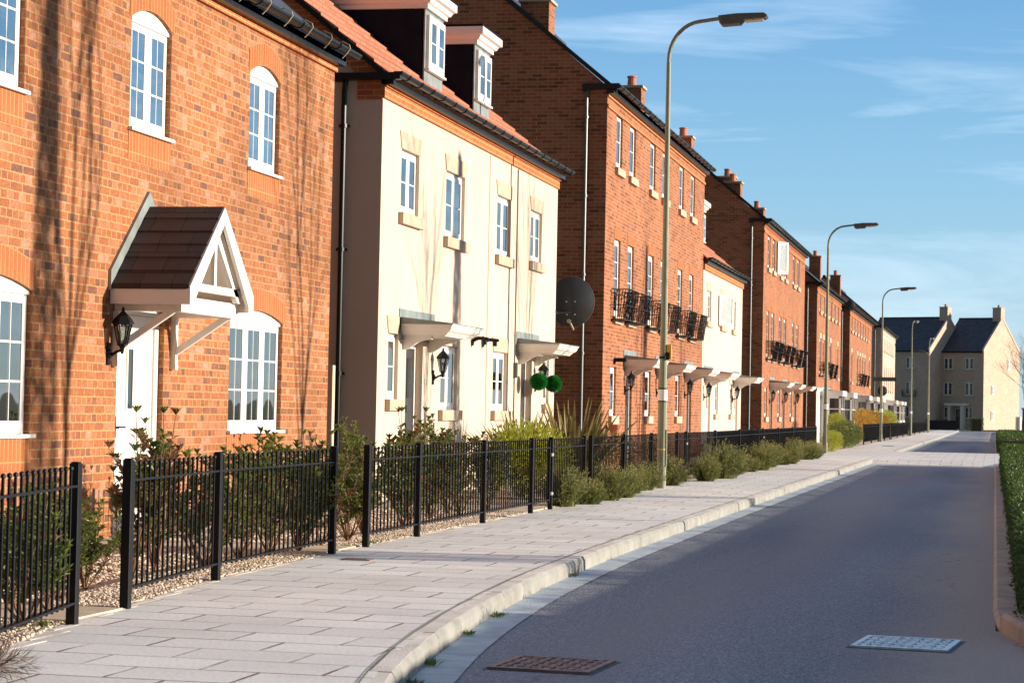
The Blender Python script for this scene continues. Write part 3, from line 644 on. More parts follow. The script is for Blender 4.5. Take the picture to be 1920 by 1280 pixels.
# pitched porch
yc = 19.2 - O; hw = .85; zr = 3.03; ze = 2.25; Pp = .71; po = bpy.data.objects.new('porch', None); link(po, h1, (0, yc, 0))
mk = MB()
for s in (-1, 1):
    n = 6
    for k in range(n):
        fa, fb = k / n, (k + 1) / n + .02; pt = lambda f, up: (s * hw * (1 - min(f, 1)), ze + (zr - ze) * min(f, 1) + up)
        a0, a1, c1, c0 = pt(fa, .0), pt(fa, .045), pt(fb, .03), pt(fb, 0)
        mk.prismx([a0, a1, c1, c0] if s < 0 else [a0, c0, c1, a1], .01, Pp + .05)
tl = mk.mesh('porch_roof', ['tile_brown']); inst(tl, 'porch_roof', po)
mk = MB()
for s in (-1, 1):    # lead flashing against the wall
    mk.prismx([(s * (hw + .02), ze - .02), (s * (hw + .02), ze + .16), (0, zr + .17), (0, zr + .03)][::(-1 if s > 0 else 1)], .002, .03)
mk.build('flashing', 'lead', po)
mk = MB()   # barge boards at the front with square feet
for s in (-1, 1):
    pts = [(s * (hw + .0), ze - .08), (s * (hw + .0), ze + .02), (0, zr + .02), (0, zr - .13), (s * (hw - .13), ze - .09), (s * (hw - .13), ze - .14), (s * hw, ze - .14)]
    mk.prismx(pts if s > 0 else pts[::-1], Pp + .03, Pp + .065)
    pts = [(s * (hw - .13), ze - .06), (0, zr - .17), (0, zr - .27), (s * (hw - .24), ze - .06)]
    mk.prismx(pts if s < 0 else pts[::-1], Pp - .06, Pp - .01)
mk.build('bargeboard', 'whitewood', po)
mk = MB(); mk.box(Pp - .05, Pp - .015, -.03, .03, ze + .07, zr - .2); mk.box(Pp - .055, Pp - .01, -hw + .16, hw - .16, ze, ze + .07); mk.build('gable_truss', 'whitewood', po)
mk = MB()   # side fascias, soffit and beams
for s in (-1, 1):
    mk.box(.01, Pp + .03, s * (hw - .03) - .015, s * (hw - .03) + .015, ze - .14, ze - .005); mk.box(.01, Pp - .06, s * (hw - .16) - .04, s * (hw - .16) + .04, ze - .2, ze - .06)
mk.box(Pp - .16, Pp - .07, -hw + .2, hw - .2, ze - .2, ze - .06)
mk.quad((.01, -hw + .05, ze - .03), (Pp, -hw + .05, ze - .03), (Pp, 0, zr - .09), (.01, 0, zr - .09)); mk.quad((.01, hw - .05, ze - .03), (.01, 0, zr - .09), (Pp, 0, zr - .09), (Pp, hw - .05, ze - .03))
mk.build('porch_soffit', 'whitewood', po)
for s in (-1, 1):
    mk = MB(); yy = s * (hw - .14)
    mk.box(.001, .055, yy - .03, yy + .03, 1.58, ze - .2); mk.bar((.05, yy, 1.72), (Pp - .12, yy, ze - .17), .05, .06)
    mk.box(.0, .06, yy - .035, yy + .035, 1.55, 1.6); mk.build('bracket', 'whitewood', po)
lantern(h1, 18.36 - O, 1.66, s=1.0, out=.14)
# ---- 2: cream rendered pair
O = 27.12
h2 = thing('cream_house', 'cream rendered pair of houses with red tiled roof and two white dormers', 'house', (-7.78, O, 0))
UP = [(28.08, 29.0, 3.82, 4.68), (30.52, 31.66, 3.70, 4.66), (33.84, 34.86, 3.68, 4.64), (36.42, 37.36, 3.76, 4.64)]
LO = [(27.62, 28.12, 1.33, 2.2), (30.42, 31.42, 1.2, 2.13), (33.76, 34.74, 1.2, 2.14), (37.72, 38.22, 1.33, 2.18)]
DR = [(28.52, 29.40, .06, 2.1), (35.86, 36.74, .06, 2.1)]
ops = [(a - O, c - O, z0, z1, 0) for a, c, z0, z1 in UP + LO + DR]
shell(h2, 11.58, 8, 5.5, PITCH, 'render', ops, depth=.12)
roof(h2, 11.58, 8, 5.56, PITCH, 'tile_red', over=.14, courses=17, verge=.09)
gutter(h2, 11.58, 5.53, x=.23, seg=.62)
for i, (a, c, z0, z1) in enumerate(UP): add_window(h2, a - O, z0, c - a, z1 - z0, 2, 2, 1, 0, 'stone', 'stone', curt=1 if i in (2,) else 2 if i == 3 else 0)
for i, (a, c, z0, z1) in enumerate(LO): add_window(h2, a - O, z0, c - a, z1 - z0, 1 if c - a < .7 else 2, 2, 1, 0, 'stone', 'stone', curt=2 if i in (1, 2) else 0)
for a, c, z0, z1 in DR: door(h2, a - O, c - a, z1 - .06, 'doorgrey', z=.06, frame='whitewood', x=-.10)
b = MB(); b.box(0, .03, -.02, 11.6, 5.22, 5.36); b.box(0, .055, -.03, 11.61, 5.363, 5.5)
b.box(-.34, 0, -.025, 0, 5.2, 5.5); b.build('corbel', 'corbel', h2)
b = MB(); t = math.tan(PITCH)
for yy in (-.03,):
    b.prism([(0, 5.38), (0, 5.53), (-4, 5.53 + 4 * t), (-4, 5.27 + 4 * t), (-.3, 5.5)], -.03, .0)
b.build('verge_band', 'corbel', h2)
b = MB(); b.prism([(.17, 5.36), (.17, 5.44), (-4, 5.56 + 4 * t), (-4, 5.47 + 4 * t)], -.11, -.03); b.build('verge_board', 'gutter', h2)
b = MB(); b.box(-.62, .26, -.14, -.03, 5.44, 5.53); b.box(-.62, -.5, -.15, -.03, 5.42, 5.53); b.build('eave_box', 'gutter', h2)
downpipe(h2, -.5, -.07, .05, 5.45, 'blackpipe')
for yy, hh in ((33.25 - O, 5.2), (35.3 - O, 5.2)):
    b = MB(); b.tube([(.012, yy, 1.0 if yy > 7 else .1), (.012, yy, hh)], .010 if yy > 7 else .006, 6)
    if yy > 7: b.box(.0, .06, yy - .04, yy + .04, 1.75, 2.0)
    b.build('wall_cable', 'pipe' if yy > 7 else 'stone', h2)
canopy_flat(h2, 28.3 - O, 2.19, 1.50, P=.60); canopy_flat(h2, 35.62 - O, 2.17, 1.45, P=.60)
lantern(h2, 29.96 - O, 1.66); lantern(h2, 37.0 - O, 1.64)
b = MB()      # two small black brackets between the doors
for yy in (32.3 - O, 33.0 - O):
    b.tube([(0, yy, 2.27), (.02, yy, 2.27)], .09, 10); b.tube([(.02, yy, 2.27), (.1, yy, 2.3), (.26, yy, 2.29)], [.035, .03, .022], 8); b.tube([(.2, yy, 2.31), (.2, yy, 2.2)], .035, 8)
b.build('wall_bracket', 'black', h2)
def dormer(root, y, zb, zt, w, xf):
    o = bpy.data.objects.new('dormer', None); link(o, root, (xf, y, 0)); D = 2.4
    b = MB()
    for yy in (0, w): b.box(-D, -.02, yy - .0 if yy else 0, yy + .05 if not yy else yy - .05, zb - .3, zt)
    b.build('cheek', 'leaddark', o)
    f = MB(); f.box(-.04, 0, 0, .07, zb, zt); f.box(-.04, 0, w - .07, w, zb, zt); f.box(-.04, 0, .07, w - .07, zb, zb + .28); f.box(-.04, 0, .07, w - .07, zt - .08, zt); f.build('front', 'lead', o)
    wo = inst(window_meshes(w - .14, zt - zb - .36, 2, 2, 1, 0, 'glass', fx0=.0)[0], 'window', o, (.05, .07, zb + .28)); inst(window_meshes(w - .14, zt - zb - .36, 2, 2, 1, 0, 'glass')[1], 'pane', wo)
    s = MB(); s.box(0.002, .07, .02, w - .02, zb + .25, zb + .28); s.build('sill', 'white', o)
    c = MB(); ex = [.05, .05, .09, .12, .17, .17]; zz = [0, .06, .075, .13, .15, .26]
    for k in range(5):
        e0, e1 = ex[k], ex[k + 1]; A = [(-D, -e0), (e0, -e0), (e0, w + e0), (-D, w + e0)]; B = [(-D, -e1), (e1, -e1), (e1, w + e1), (-D, w + e1)]
        for q in range(3): c.quad((*A[q], zt + zz[k]), (*A[q + 1], zt + zz[k]), (*B[q + 1], zt + zz[k + 1]), (*B[q], zt + zz[k + 1]))
    c.quad((-D, -.17, zt + .26), (.17, -.17, zt + .26), (.17, w + .17, zt + .26), (-D, w + .17, zt + .26)); c.quad((-D, -.05, zt), (-D, w + .05, zt), (.05, w + .05, zt), (.05, -.05, zt))
    c.build('cornice', 'white', o)
    r = MB(); r.box(-D, .16, -.16, w + .16, zt + .262, zt + .30); r.build('dormer_roof', 'leaddark', o)
dormer(h2, 31.10 - O, 5.96, 7.12, 1.08, -.52); dormer(h2, 34.25 - O, 5.96, 7.12, 1.08, -.52)
# ---- balcony
def balcony_mesh(w, dense=True):
    b = MB(); P = .36; n = 11; ht = .62
    off = lambda s: P * (.72 + .28 * s ** 1.2)        # bellied out towards the top
    path = [(0, 0), (1, 0), (1, w), (0, w)]
    for z, s in ((0, 0), (.30, .45), (ht, 1)):
        p = off(s); pts = [(0, 0, z), (p, 0, z), (p, w, z), (0, w, z)]
        for a, c in zip(pts[:-1], pts[1:]): b.bar(a, c, .018 if z not in (ht,) else .035, .018)
    def up(fx_, y):
        pr = [(fx_ * off(s), y, s * ht) for s in (0, .25, .5, .75, 1)]
        for a, c in zip(pr[:-1], pr[1:]): b.bar(a, c, .013, .013)
    for i in range(n + 1): up(1, w * i / n)
    for i in range(1, 6): up(i / 6, 0); up(i / 6, w)
    for y in (0, w):                                     # scroll rings on the upper panels
        for q in (.3, .62):
            c = (q * off(.75), y, ht * .74); b.tube([(c[0] + .05 * math.cos(a), y, c[2] + .055 * math.sin(a)) for a in [k * math.pi / 5 for k in range(11)]], .007, 5)
    for k in range(4):
        yy = w * (k + .5) / 4; b.tube([(off(.74), yy + .05 * math.cos(a), ht * .74 + .055 * math.sin(a)) for a in [q * math.pi / 5 for q in range(11)]], .007, 5)
    b.quad((0, 0, .012), (off(0), 0, .012), (off(0), w, .012), (0, w, .012))
    return b.mesh('balcony', ['black'])
BAL = {}
def balcony(root, y, z, w=1.35):
    if w not in BAL: BAL[w] = balcony_mesh(w)
    return inst(BAL[w], 'balcony', root, (0.003, y, z))
# ---- three storey brick terraces
def terrace(label, y0, y1, eave, top, mid, low, doors, cans, brickm='brick_b', glass='glassdark', zs=None, chim=(), bal=True, roofm='slate', lant=(), D=8, doorm='doorgrey', midz=(3.2, 4.82), topz=(6.3, 7.45), lowz=(1.13, 2.15), lint='soldier'):
    O = y0; L = y1 - y0
    h = thing('terrace_house', label, 'house', (-7.78, O, 0))
    ops = [(a - O, a - O + w_, topz[0], topz[1], 0) for a, w_ in top] + [(a - O, a - O + w_, midz[0], midz[1], 0) for a, w_ in mid]
    ops += [(a - O, a - O + w_, lowz[0], lowz[1], 0) for a, w_ in low] + [(a - O, a - O + w_, .06, 2.12, 0) for a, w_ in doors]
    shell(h, L, D, eave, PITCH, brickm, ops, depth=.1); roof(h, L, D, eave + .04, PITCH, roofm, over=.13, verge=.05); gutter(h, L, eave, x=.24, seg=.7)
    cm = 'corbel' if brickm != 'brick_buff' else 'brick_buff'
    b = MB(); b.box(0, .03, -.01, L + .01, eave - .42, eave - .35); b.box(0, .03, -.01, L + .01, eave - .2, eave - .12); b.box(0, .055, -.01, L + .01, eave - .117, eave - .0); b.build('corbel', cm, h)
    b = MB(); b.box(-.5, .26, -.12, -.002, eave - .06, eave + .05); b.box(-.5, -.4, -.13, -.002, eave - .1, eave + .05); b.build('eave_box', 'gutter', h)
    t = math.tan(PITCH); b = MB(); b.prism([(.2, eave - .15), (.2, eave - .04), (-D / 2, eave + .06 + D / 2 * t), (-D / 2, eave - .05 + D / 2 * t)], -.07, -.003); b.build('verge_board', 'gutter', h)
    downpipe(h, -.42, -.07, .05, eave - .03)
    for a, w_ in top: add_window(h, a - O, topz[0], w_, topz[1] - topz[0], 1, 2, 1, 0, 'stone', None, glass)
    for a, w_ in mid: add_window(h, a - O, midz[0], w_, midz[1] - midz[0], 1, 4, 1, 0, 'stone', lint, glass)
    for a, w_ in low: add_window(h, a - O, lowz[0], w_, lowz[1] - lowz[0], 1, 2, 1, 0, 'stone', None, glass, sillh=.17)
    for a, w_ in doors: door(h, a - O, w_, 2.06, doorm, z=.06)
    if bal:
        for a, w_ in mid: balcony(h, a - O - .27, 3.13, w_ + .5)
    for a, w_ in cans: canopy_flat(h, a - O, 2.19, w_, P=.62)
    for a in lant: lantern(h, a - O, 1.68)
    for x, y, z in chim: chimney(h, x, y - O, z - 1.6, z, brickm)
    return h
T3 = [(44.8, .75), (46.5, .80), (49.35, .82), (51.25, .82), (54.1, .8), (56.2, .8)]
h3 = terrace('tall red brick terrace with curved black balconies beyond the cream rendered pair', 43.65, 58.9, 7.82, T3, T3, [(44.55, .72), (49.2, .8), (54.0, .8)], [(46.5, .85), (51.2, .85), (56.1, .85)], [(46.35, 1.35), (50.85, 1.4), (55.6, 1.4)],
            chim=[(-1.9, 58.0, 10.25), (-1.9, 45.6, 10.25)], lant=(46.35, 50.85, 55.6), glass='glass')
b = MB(); b.tube([(0, 45.0 - 43.65, 2.27), (.03, 45.0 - 43.65, 2.27)], .06, 8); b.box(.02, .26, 1.28, 1.42, 2.26, 2.34); b.build('floodlight', 'black', h3)
# ---- second cream house
O = 58.97
h4 = thing('cream_house', 'small cream rendered house with one dormer squeezed between two tall brick terraces', 'house', (-7.78, O, 0))
UP = [(59.75, 1.0, 3.75, 4.6), (62.9, 1.3, 3.75, 4.6), (65.7, .95, 3.75, 4.6)]; LO = [(61.7, .9, 1.2, 2.1), (65.3, .8, 1.2, 2.1)]
ops = [(a - O, a - O + w_, c, d, 0) for a, w_, c, d in UP + LO] + [(60.0 - O, 60.9 - O, .06, 2.1, 0), (66.6 - O, 67.5 - O, .06, 2.1, 0)]
shell(h4, 9.4, 8, 5.4, PITCH, 'render', ops); roof(h4, 9.4, 8, 5.46, PITCH, 'tile_red', courses=12); gutter(h4, 9.4, 5.43, seg=.8)
b = MB(); b.box(0, .04, 0, 9.42, 5.12, 5.4); b.build('corbel', 'corbel', h4)
for a, w_, c, d in UP: add_window(h4, a - O, c, w_, d - c, 2, 2, 1, 0, 'stone', 'stone', 'glassdark')
for a, w_, c, d in LO: add_window(h4, a - O, c, w_, d - c, 2, 2, 1, 0, 'stone', 'stone', 'glassdark')
for y in (60.0, 66.6): door(h4, y - O, .9, 2.04, 'doorwhite', z=.06)
b = MB(); b.box(0, .03, 0, .65, 0, .9); b.box(0, .02, 0, .04, 0, .9); b.bar((0, .02, .04), (0, .63, .04), .04, .04)
wo = MB(); wo.box(0, .04, 0, .05, 0, .85); wo.box(0, .04, .55, .6, 0, .85); wo.box(0, .04, .05, .55, 0, .05); wo.box(0, .04, .05, .55, .8, .85); wo = wo.build('open_sash', 'white', h4, (.02, 62.3 - O, 3.75), (0, 0, R(-35)))
g = MB(); g.box(.018, .022, .05, .55, .05, .8); g.build('pane', 'skypane', wo)
canopy_flat(h4, 59.6 - O, 2.17, 1.6, P=.65); canopy_flat(h4, 66.2 - O, 2.17, 1.5, P=.65)
lantern(h4, 59.4 - O, 1.66); lantern(h4, 66.1 - O, 1.66); dormer(h4, 61.6 - O, 5.86, 7.0, 1.1, -.5); chimney(h4, -1.95, 69.0 - O - .7, 7.0, 10.2, 'brick_b')
# ---- 5..8
T5 = [(75.9, .85), (77.6, .85), (80.3, .9), (82.2, .9), (85.6, .9), (87.5, .9)]
h5 = terrace('tall red brick terrace with one white casement standing open on its top floor', 74.6, 91.0, 7.85, T5, T5, [(75.6, .8), (80.3, .8), (85.2, .8)], [(77.4, .9), (82.1, .9), (87.0, .9)], [(77.2, 1.5), (82.0, 1.5), (86.9, 1.5)], chim=[(-1.95, 80, 10.2), (-1.95, 90.2, 10.0), (-1.3, 76.2, 9.6)], lant=(77.1, 81.9, 86.8))
wo = MB(); wo.box(0, .05, 0, .09, 0, 1.15); wo.box(0, .05, .51, .6, 0, 1.15); wo.box(0, .05, .09, .51, 0, .09); wo.box(0, .05, .09, .51, 1.06, 1.15); wo = wo.build('open_sash', 'white', h5, (.02, 79.0 - 74.6, 6.3), (0, 0, R(-32)))
g = MB(); g.box(.02, .03, .09, .51, .09, 1.06); g.build('pane', 'skypane', wo)
T6 = [(99 + 2.3 * i, .8) for i in range(6)]
kw = dict(topz=(5.9, 6.75), midz=(3.1, 4.7), bal=False, lint='stone')
h6 = terrace('orange brick terrace with white bays, behind the second lamp post', 97.6, 113.0, 7.08, T6, [(99.3, .9), (101.2, .9), (103.6, .9), (105.5, .9), (110.4, .9)], [], [], [(101.0, 1.6), (104.6, 2.2)], chim=[], **kw)
for a in (99.0, 102.0, 104.8): balcony(h6, a - 97.6, 3.0, 1.7)
T7 = [(121.2 + 2.6 * i, .9) for i in range(7)]
h7 = terrace('orange brick terrace with pale bays, last red row before the buff house', 120.0, 141.4, 7.1, T7, [(121.4, 1.0), (126.6, 1), (129, 1), (131.4, 1), (133.8, 1), (138.5, 1)], [], [], [(124.2, 2.4), (132.6, 2.4)], chim=[(-2.0, 120.9, 10.25), (-2.0, 136.6, 10.2)], **kw)
for a in (126.4, 129.2, 132.0): balcony(h7, a - 120, 3.0, 1.7)
def bay(root, y, w, P=.95):
    b = MB(); b.box(0.03, P, y, y + w, 0, .95); b.box(.03, .45, y + .002, y + w - .002, .95, 2.1); o = b.build('bay_window', 'white', root)
    f = MB()
    for yy in (y, y + w / 2 - .04, y + w - .08): f.box(P - .08, P, yy, yy + .08, .95, 2.1)
    for yy in (y, y + w - .04): f.box(0, .08, yy, yy + .04, .95, 2.1); f.box(0, P, yy, yy + .04, 2.0, 2.1); f.box(0, P - .08, yy, yy + .04, 1.5, 1.54)
    f.box(P - .05, P, y, y + w, 1.5, 1.54); f.box(-0, P + .1, y - .1, y + w + .1, 2.1, 2.35); f.build('bay_frame', 'white', o)
    g = MB(); g.box(.01, P - .03, y + .01, y + w - .01, .95, 2.09); g.build('pane', 'glassdark', o)
for hh, yy in ((h6, 2.2), (h6, 10.0), (h7, 1.2), (h7, 9.0), (h7, 16.5)): bay(hh, yy, 2.6)
T8 = [(155 + 3.1 * i, 1.1) for i in range(6)]
h8 = terrace('buff brick terrace with pale bays, last on the left before the road end', 153.4, 175.0, 7.45, T8, T8, [], [], [(158.5, 2.4)], brickm='brick_buff', **kw)
for hh, L_, drs in ((h6, 15.4, (4.0, 7.6)), (h7, 21.4, (5.2, 13.6)), (h8, 21.6, (5.8,))):
    c = MB(); c.box(.002, .03, .02, L_ - .02, 0, 2.45); c.box(.03, .07, .02, L_ - .02, 2.3, 2.45); c.build('white_cladding', 'white', hh)
    for yy in drs: door(hh, yy, .95, 2.1, 'doorwhite', x=.08); door(hh, yy + 1.2, .6, 2.1, 'doorwhite', x=.08)
for yy in (1.5, 10.5, 16): bay(h8, yy, 2.6)
# ---- far buff houses across the end of the road
TH = R(24); nx, ny = -math.sin(TH), -math.cos(TH); rz = math.atan2(ny, nx); gx, gy = math.cos(TH), -math.sin(TH)
def buff(label, corner, L, D, eave, pitch, cols, doorc, gable=()):
    ox, oy = corner[0] - gx * L, corner[1] - gy * L
    h = thing('buff_house', label, 'house', (ox, oy, 0), rz)
    ops = []
    for c in cols: ops += [(c - .52, c + .52, 6.3, 7.6, 0), (c - .52, c + .52, 3.55, 5.0, 0)]
    for c in cols: ops += [(c - .45, c + .45, 1.15, 2.4, 0)]
    ops += [(doorc - .42, doorc + .42, .06, 2.2, 0)]
    b = MB(); front_wall(b, L, eave, ops); zr = eave + D / 2 * math.tan(pitch)
    b.quad((-D, L, 0), (0, L, 0), (0, L, eave), (-D / 2, L, zr), (-D, L, eave)); b.quad((0, 0, 0), (-D, 0, 0), (-D, 0, eave), (-D / 2, 0, zr), (0, 0, eave)); b.quad((-D, 0, 0), (-D, L, 0), (-D, L, eave), (-D, 0, eave))
    b.build('wall', 'brick_buff', h); roof(h, L, D, eave + .02, pitch, 'slate', over=.12, verge=.0)
    t = math.tan(pitch); b = MB()
    for s in (0, 1):
        pr = [(.15, eave - .1), (.15, eave + .22), (-D / 2, zr + .22), (-D / 2, zr - .1)]
        if s: pr = [(-D - x, z) for x, z in pr][::-1]
        b.prism(pr, L - .16, L + .05)
    b.build('parapet', 'brick_buff', h)
    gutter(h, L - .2, eave - .02, seg=2)
    for q in ops[:-1]: add_window(h, q[0], q[2], q[1] - q[0], q[3] - q[2], 2, 2, 1, 0, 'stone', None, 'glassdark')
    door(h, doorc - .42, .84, 2.14, 'doorgrey', z=.06)
    p = MB(); p.box(0, .9, doorc - .8, doorc - .6, 0, 2.5); p.box(0, .9, doorc + .6, doorc + .8, 0, 2.5); p.box(0, 1.05, doorc - 1.2, doorc + 1.2, 2.5, 2.75); p.build('door_surround', 'white', h)
    chimney(h, -D / 2, L - .45, zr - .6, zr + 1.5, 'brick_buff', w=.95)
    for x, z, hh in gable:
        o = bpy.data.objects.new('gable_window', window_meshes(.8, hh, 2, 2, 1, 0, 'glassdark')[0]); link(o, h, (x + .4, L + .125, z), (0, 0, R(90))); inst(window_meshes(.8, hh, 2, 2, 1, 0, 'glassdark')[1], 'pane', o)
    return h
hb = buff('buff brick house with sunlit gable end facing right at the end of the road', (-1.24, 235), 5.0, 9.2, 8.25, R(38), [.95, 3.35], 2.2, gable=[(-2.3, 3.7, 1.0), (-2.3, 1.0, 1.0), (-6.3, 6.4, 1.2)])
ha = buff('shaded buff brick house left of the sunlit gable at the end of the road', (-6.8, 234.2), 8.2, 9.2, 8.25, R(38), [3.2, 5.9], 4.5)
for c in (3.2, 5.9): balcony(ha, c - .75, 3.4, 1.5)
h10 = thing('brick_house', 'distant red brick house mostly hidden behind the bare tree on the right', 'house', (3.6, 262, 0), rz)
shell(h10, 12, 8, 5.2, PITCH, 'brick_b', [(2, 3, 1, 2.3, 0), (5, 6, 1, 2.3, 0), (2, 3, 3.4, 4.6, 0), (5, 6, 3.4, 4.6, 0)]); roof(h10, 12, 8, 5.2, PITCH, 'slate')
for y in (2, 5):
    add_window(h10, y, 1, 1, 1.3, 2, 2, 1, 0, 'stone', None, 'glassdark'); add_window(h10, y, 3.4, 1, 1.2, 2, 2, 1, 0, 'stone', None, 'glassdark')

# ---------------------------------------------------------------- railings
RG = 'black metal railings along the front gardens'
def rail_bay(p, q, post_top=.9):
    """local mesh of one bay of railings from p to q (x, y)"""
    b = MB(); P = Vector((*p, 0)); Q = Vector((*q, 0)); d = Q - P; Ln = d.length; t = d / Ln
    b.bar(P + Vector((0, 0, .765)), Q + Vector((0, 0, .765)), .04, .012); b.bar(P + Vector((0, 0, .12)), Q + Vector((0, 0, .12)), .04, .012)
    n = max(1, int(round(Ln / .115)))
    for i in range(1, n):
        c = P + t * (Ln * i / n); b.bar(c + Vector((0, 0, .10)), c + Vector((0, 0, .85)), .0125, .0125)
        b.tube([c + Vector((0, 0, .85)), c + Vector((0, 0, .858)), c + Vector((0, 0, .871)), c + Vector((0, 0, .878))], [.006, .014, .014, .004], 5)
    return b
def railing(label, pts, name='railing_fence', cat='railing', group=RG, lite=False):
    x0, y0 = pts[0]; o = thing(name, label, cat, (x0, y0, 0), 0, group)
    loc = [(x - x0, y - y0) for x, y in pts]
    for i, (x, y) in enumerate(loc):
        b = MB(); b.box(x - .028, x + .028, y - .028, y + .028, -.03, .89); b.box(x - .022, x + .022, y - .022, y + .022, .89, .898)
        po = b.build('post', 'black', o, bevel=.003)
    for p, q in zip(loc[:-1], loc[1:]): rail_bay(p, q).build('railing_panel', 'black', o)
    return o
railing('black railing run nearest the camera with glossy shrub behind, bottom left', [(fx(y), y) for y in (6.3, 8.8, 11.33)])
railing('black railing run in front of the white door of the near brick house', [(fx(y), y) for y in (12.33, 14.51, 17.54)])
railing('black railing run in front of the cream pair, ending at the narrow gate', [(fx(y), y) for y in (18.55, 20.3, 23.06, 25.56)])
railing('black railing run right of the narrow gate, beside the spiky plant', [(-5.4, y) for y in (26.75, 29.0)])
railing('black railing run behind the feathery shrubs up to the nearest lamp post', [(-5.4, y) for y in (29.5, 32.2, 34.9, 37.8)])
railing('black railing run just beyond the nearest lamp post', [(-5.4, y) for y in (38.9, 43.1, 47.3, 51.1)])
railing('black railing run ending at the twin posts by the second lamp post', [(-5.4, y) for y in (52.2, 56, 60, 64, 68)])
railing('distant black railing run around the third lamp post', [(-5.5, y) for y in (95, 101, 107, 113, 119)])
railing('distant black railing run between the third and fourth lamp posts', [(-5.5, y) for y in (120.5, 128, 136, 144)])
railing('most distant black railing run on the left near the end of the road', [(-5.5, y) for y in (146, 156, 166, 176, 190)])
def gate(y0, y1, label):
    g = thing('garden_gate', label, 'gate', (-5.4, y0, 0), 0, 'garden gates in the railings')
    b = MB(); w_ = y1 - y0; b.box(-.015, .015, .04, .07, .08, .86); b.box(-.015, .015, w_ - .07, w_ - .04, .08, .86); b.build('gate_frame', 'black', g)
    rail_bay((0, .06), (0, w_ - .06)).build('gate_bars', 'black', g)
    for z in (.2, .68): b = MB(); b.tube([(.03, w_ - .03, z), (.05, w_ - .03, z)], .02, 8); b.tube([(.03, w_ - .09, z), (.05, w_ - .09, z)], .02, 8); b.build('hinge', 'galv', g)
gate(25.62, 26.7, 'narrow black gate beside the hanging green balls of the cream pair'); gate(51.16, 52.15, 'narrow black gate half way to the second lamp post'); gate(37.85, 38.85, 'narrow black gate just behind the nearest lamp post')
b = MB(); b.box(-.05, .05, -.05, .05, 0, 1.72); g = b.build('gate_post', 'path', loc=(-7.83, 25.25, 0), bevel=.005); tag(g, 'pale timber post standing at the corner between the brick house and the cream pair', 'post')
# ---------------------------------------------------------------- lamp posts
def lamp_post(x, y, label, head=1, H=7.55, rz=0, sticker=True):
    g = thing('street_lamp', label, 'street lamp', (x, y, 0), rz, 'olive street lamps along the pavement')
    b = MB(); r = .6
    b.tube([(0, 0, -.05), (0, 0, 1.1), (0, 0, 1.6), (0, 0, 1.63), (0, 0, 4), (0, 0, H - .85)], [.077, .075, .073, .063, .050, .035], 14)
    b.build('column', 'lamp', g, smooth=False)
    a = MB(); pts = [(0, 0, H - .86)] + [(.55 - .55 * math.cos(t), 0, H - .8 + .62 * math.sin(t)) for t in [k * math.pi / 2 / 9 * .93 for k in range(10)]]
    e = pts[-1]; pts.append((e[0] + .42, 0, e[2] + .055)); a.tube(pts, .032, 12); a.build('outreach_arm', 'lamp', g)
    hx, hz = pts[-1][0], pts[-1][2]
    h = MB(); h.prism([(hx - .08, hz - .10), (hx - .04, hz - .135), (hx + .26, hz - .115), (hx + .31, hz - .05), (hx + .66, hz - .03), (hx + .70, hz + .01), (hx + .64, hz + .055), (hx + .2, hz + .05), (hx - .1, hz + .02)], -.13, .13)
    ho = h.build('lamp_head', 'lamphead', g, bevel=.012)
    l = MB(); l.prism([(hx + .33, hz - .075), (hx + .62, hz - .055), (hx + .62, hz - .03), (hx + .33, hz - .045)], -.1, .1); l.build('lens', 'lens', ho)
    s = MB(); s.tube([(0, 0, 1.42), (0, 0, 1.60)], .0785, 16, cap=False); s.build('white_band', 'white', g)
    for z in (1.40, 1.605): s = MB(); s.tube([(0, 0, z), (0, 0, z + .02)], .0795, 16, cap=False); s.build('black_ring', 'black', g)
    d = MB(); d.box(.066, .078, -.045, .045, .35, .95); d.build('access_door', 'lamp', g)
    if sticker:
        s = MB(); s.box(.055, .13, -.03, .03, 2.1, 2.33); s.build('yellow_tag', 'yellow', g); s = MB(); s.box(.03, .10, -.045, -.03, 2.08, 2.2); s.tube([(0, 0, 2.1), (0, 0, 2.14)], .072, 12, cap=False); s.build('strap', 'black', g)
        s = MB(); s.tube([(0, 0, .62), (0, 0, .64)], .0785, 12, cap=False); s.build('orange_ring', 'yellow', g)
    return g
lamp_post(-5.28, 35.25, 'nearest and tallest olive street lamp with a white band and yellow tag', H=7.78)
lamp_post(-5.37, 71.5, 'second street lamp from the camera, in front of the gap after the open-sash terrace', sticker=False)
lp3 = lamp_post(-5.38, 107.0, 'third street lamp, with a dark grey board fixed across its column', sticker=False)
lamp_post(-5.3, 143.0, 'fourth street lamp, thin against the shaded buff house, arm pointing at the road end', sticker=False, rz=R(80))
lamp_post(-5.1, 174.0, 'fifth street lamp, the nearer of the far touching pair', sticker=False, rz=R(80))
lamp_post(-5.75, 195.0, 'farthest street lamp, its arm pointing left', sticker=False, rz=R(180), H=7.2)
s = MB(); s.box(-.35, .72, -.12, -.06, 2.92, 3.12); s.box(-.35, -.15, -.125, -.055, 2.92, 3.12); s.build('board', 'signgrey', lp3)

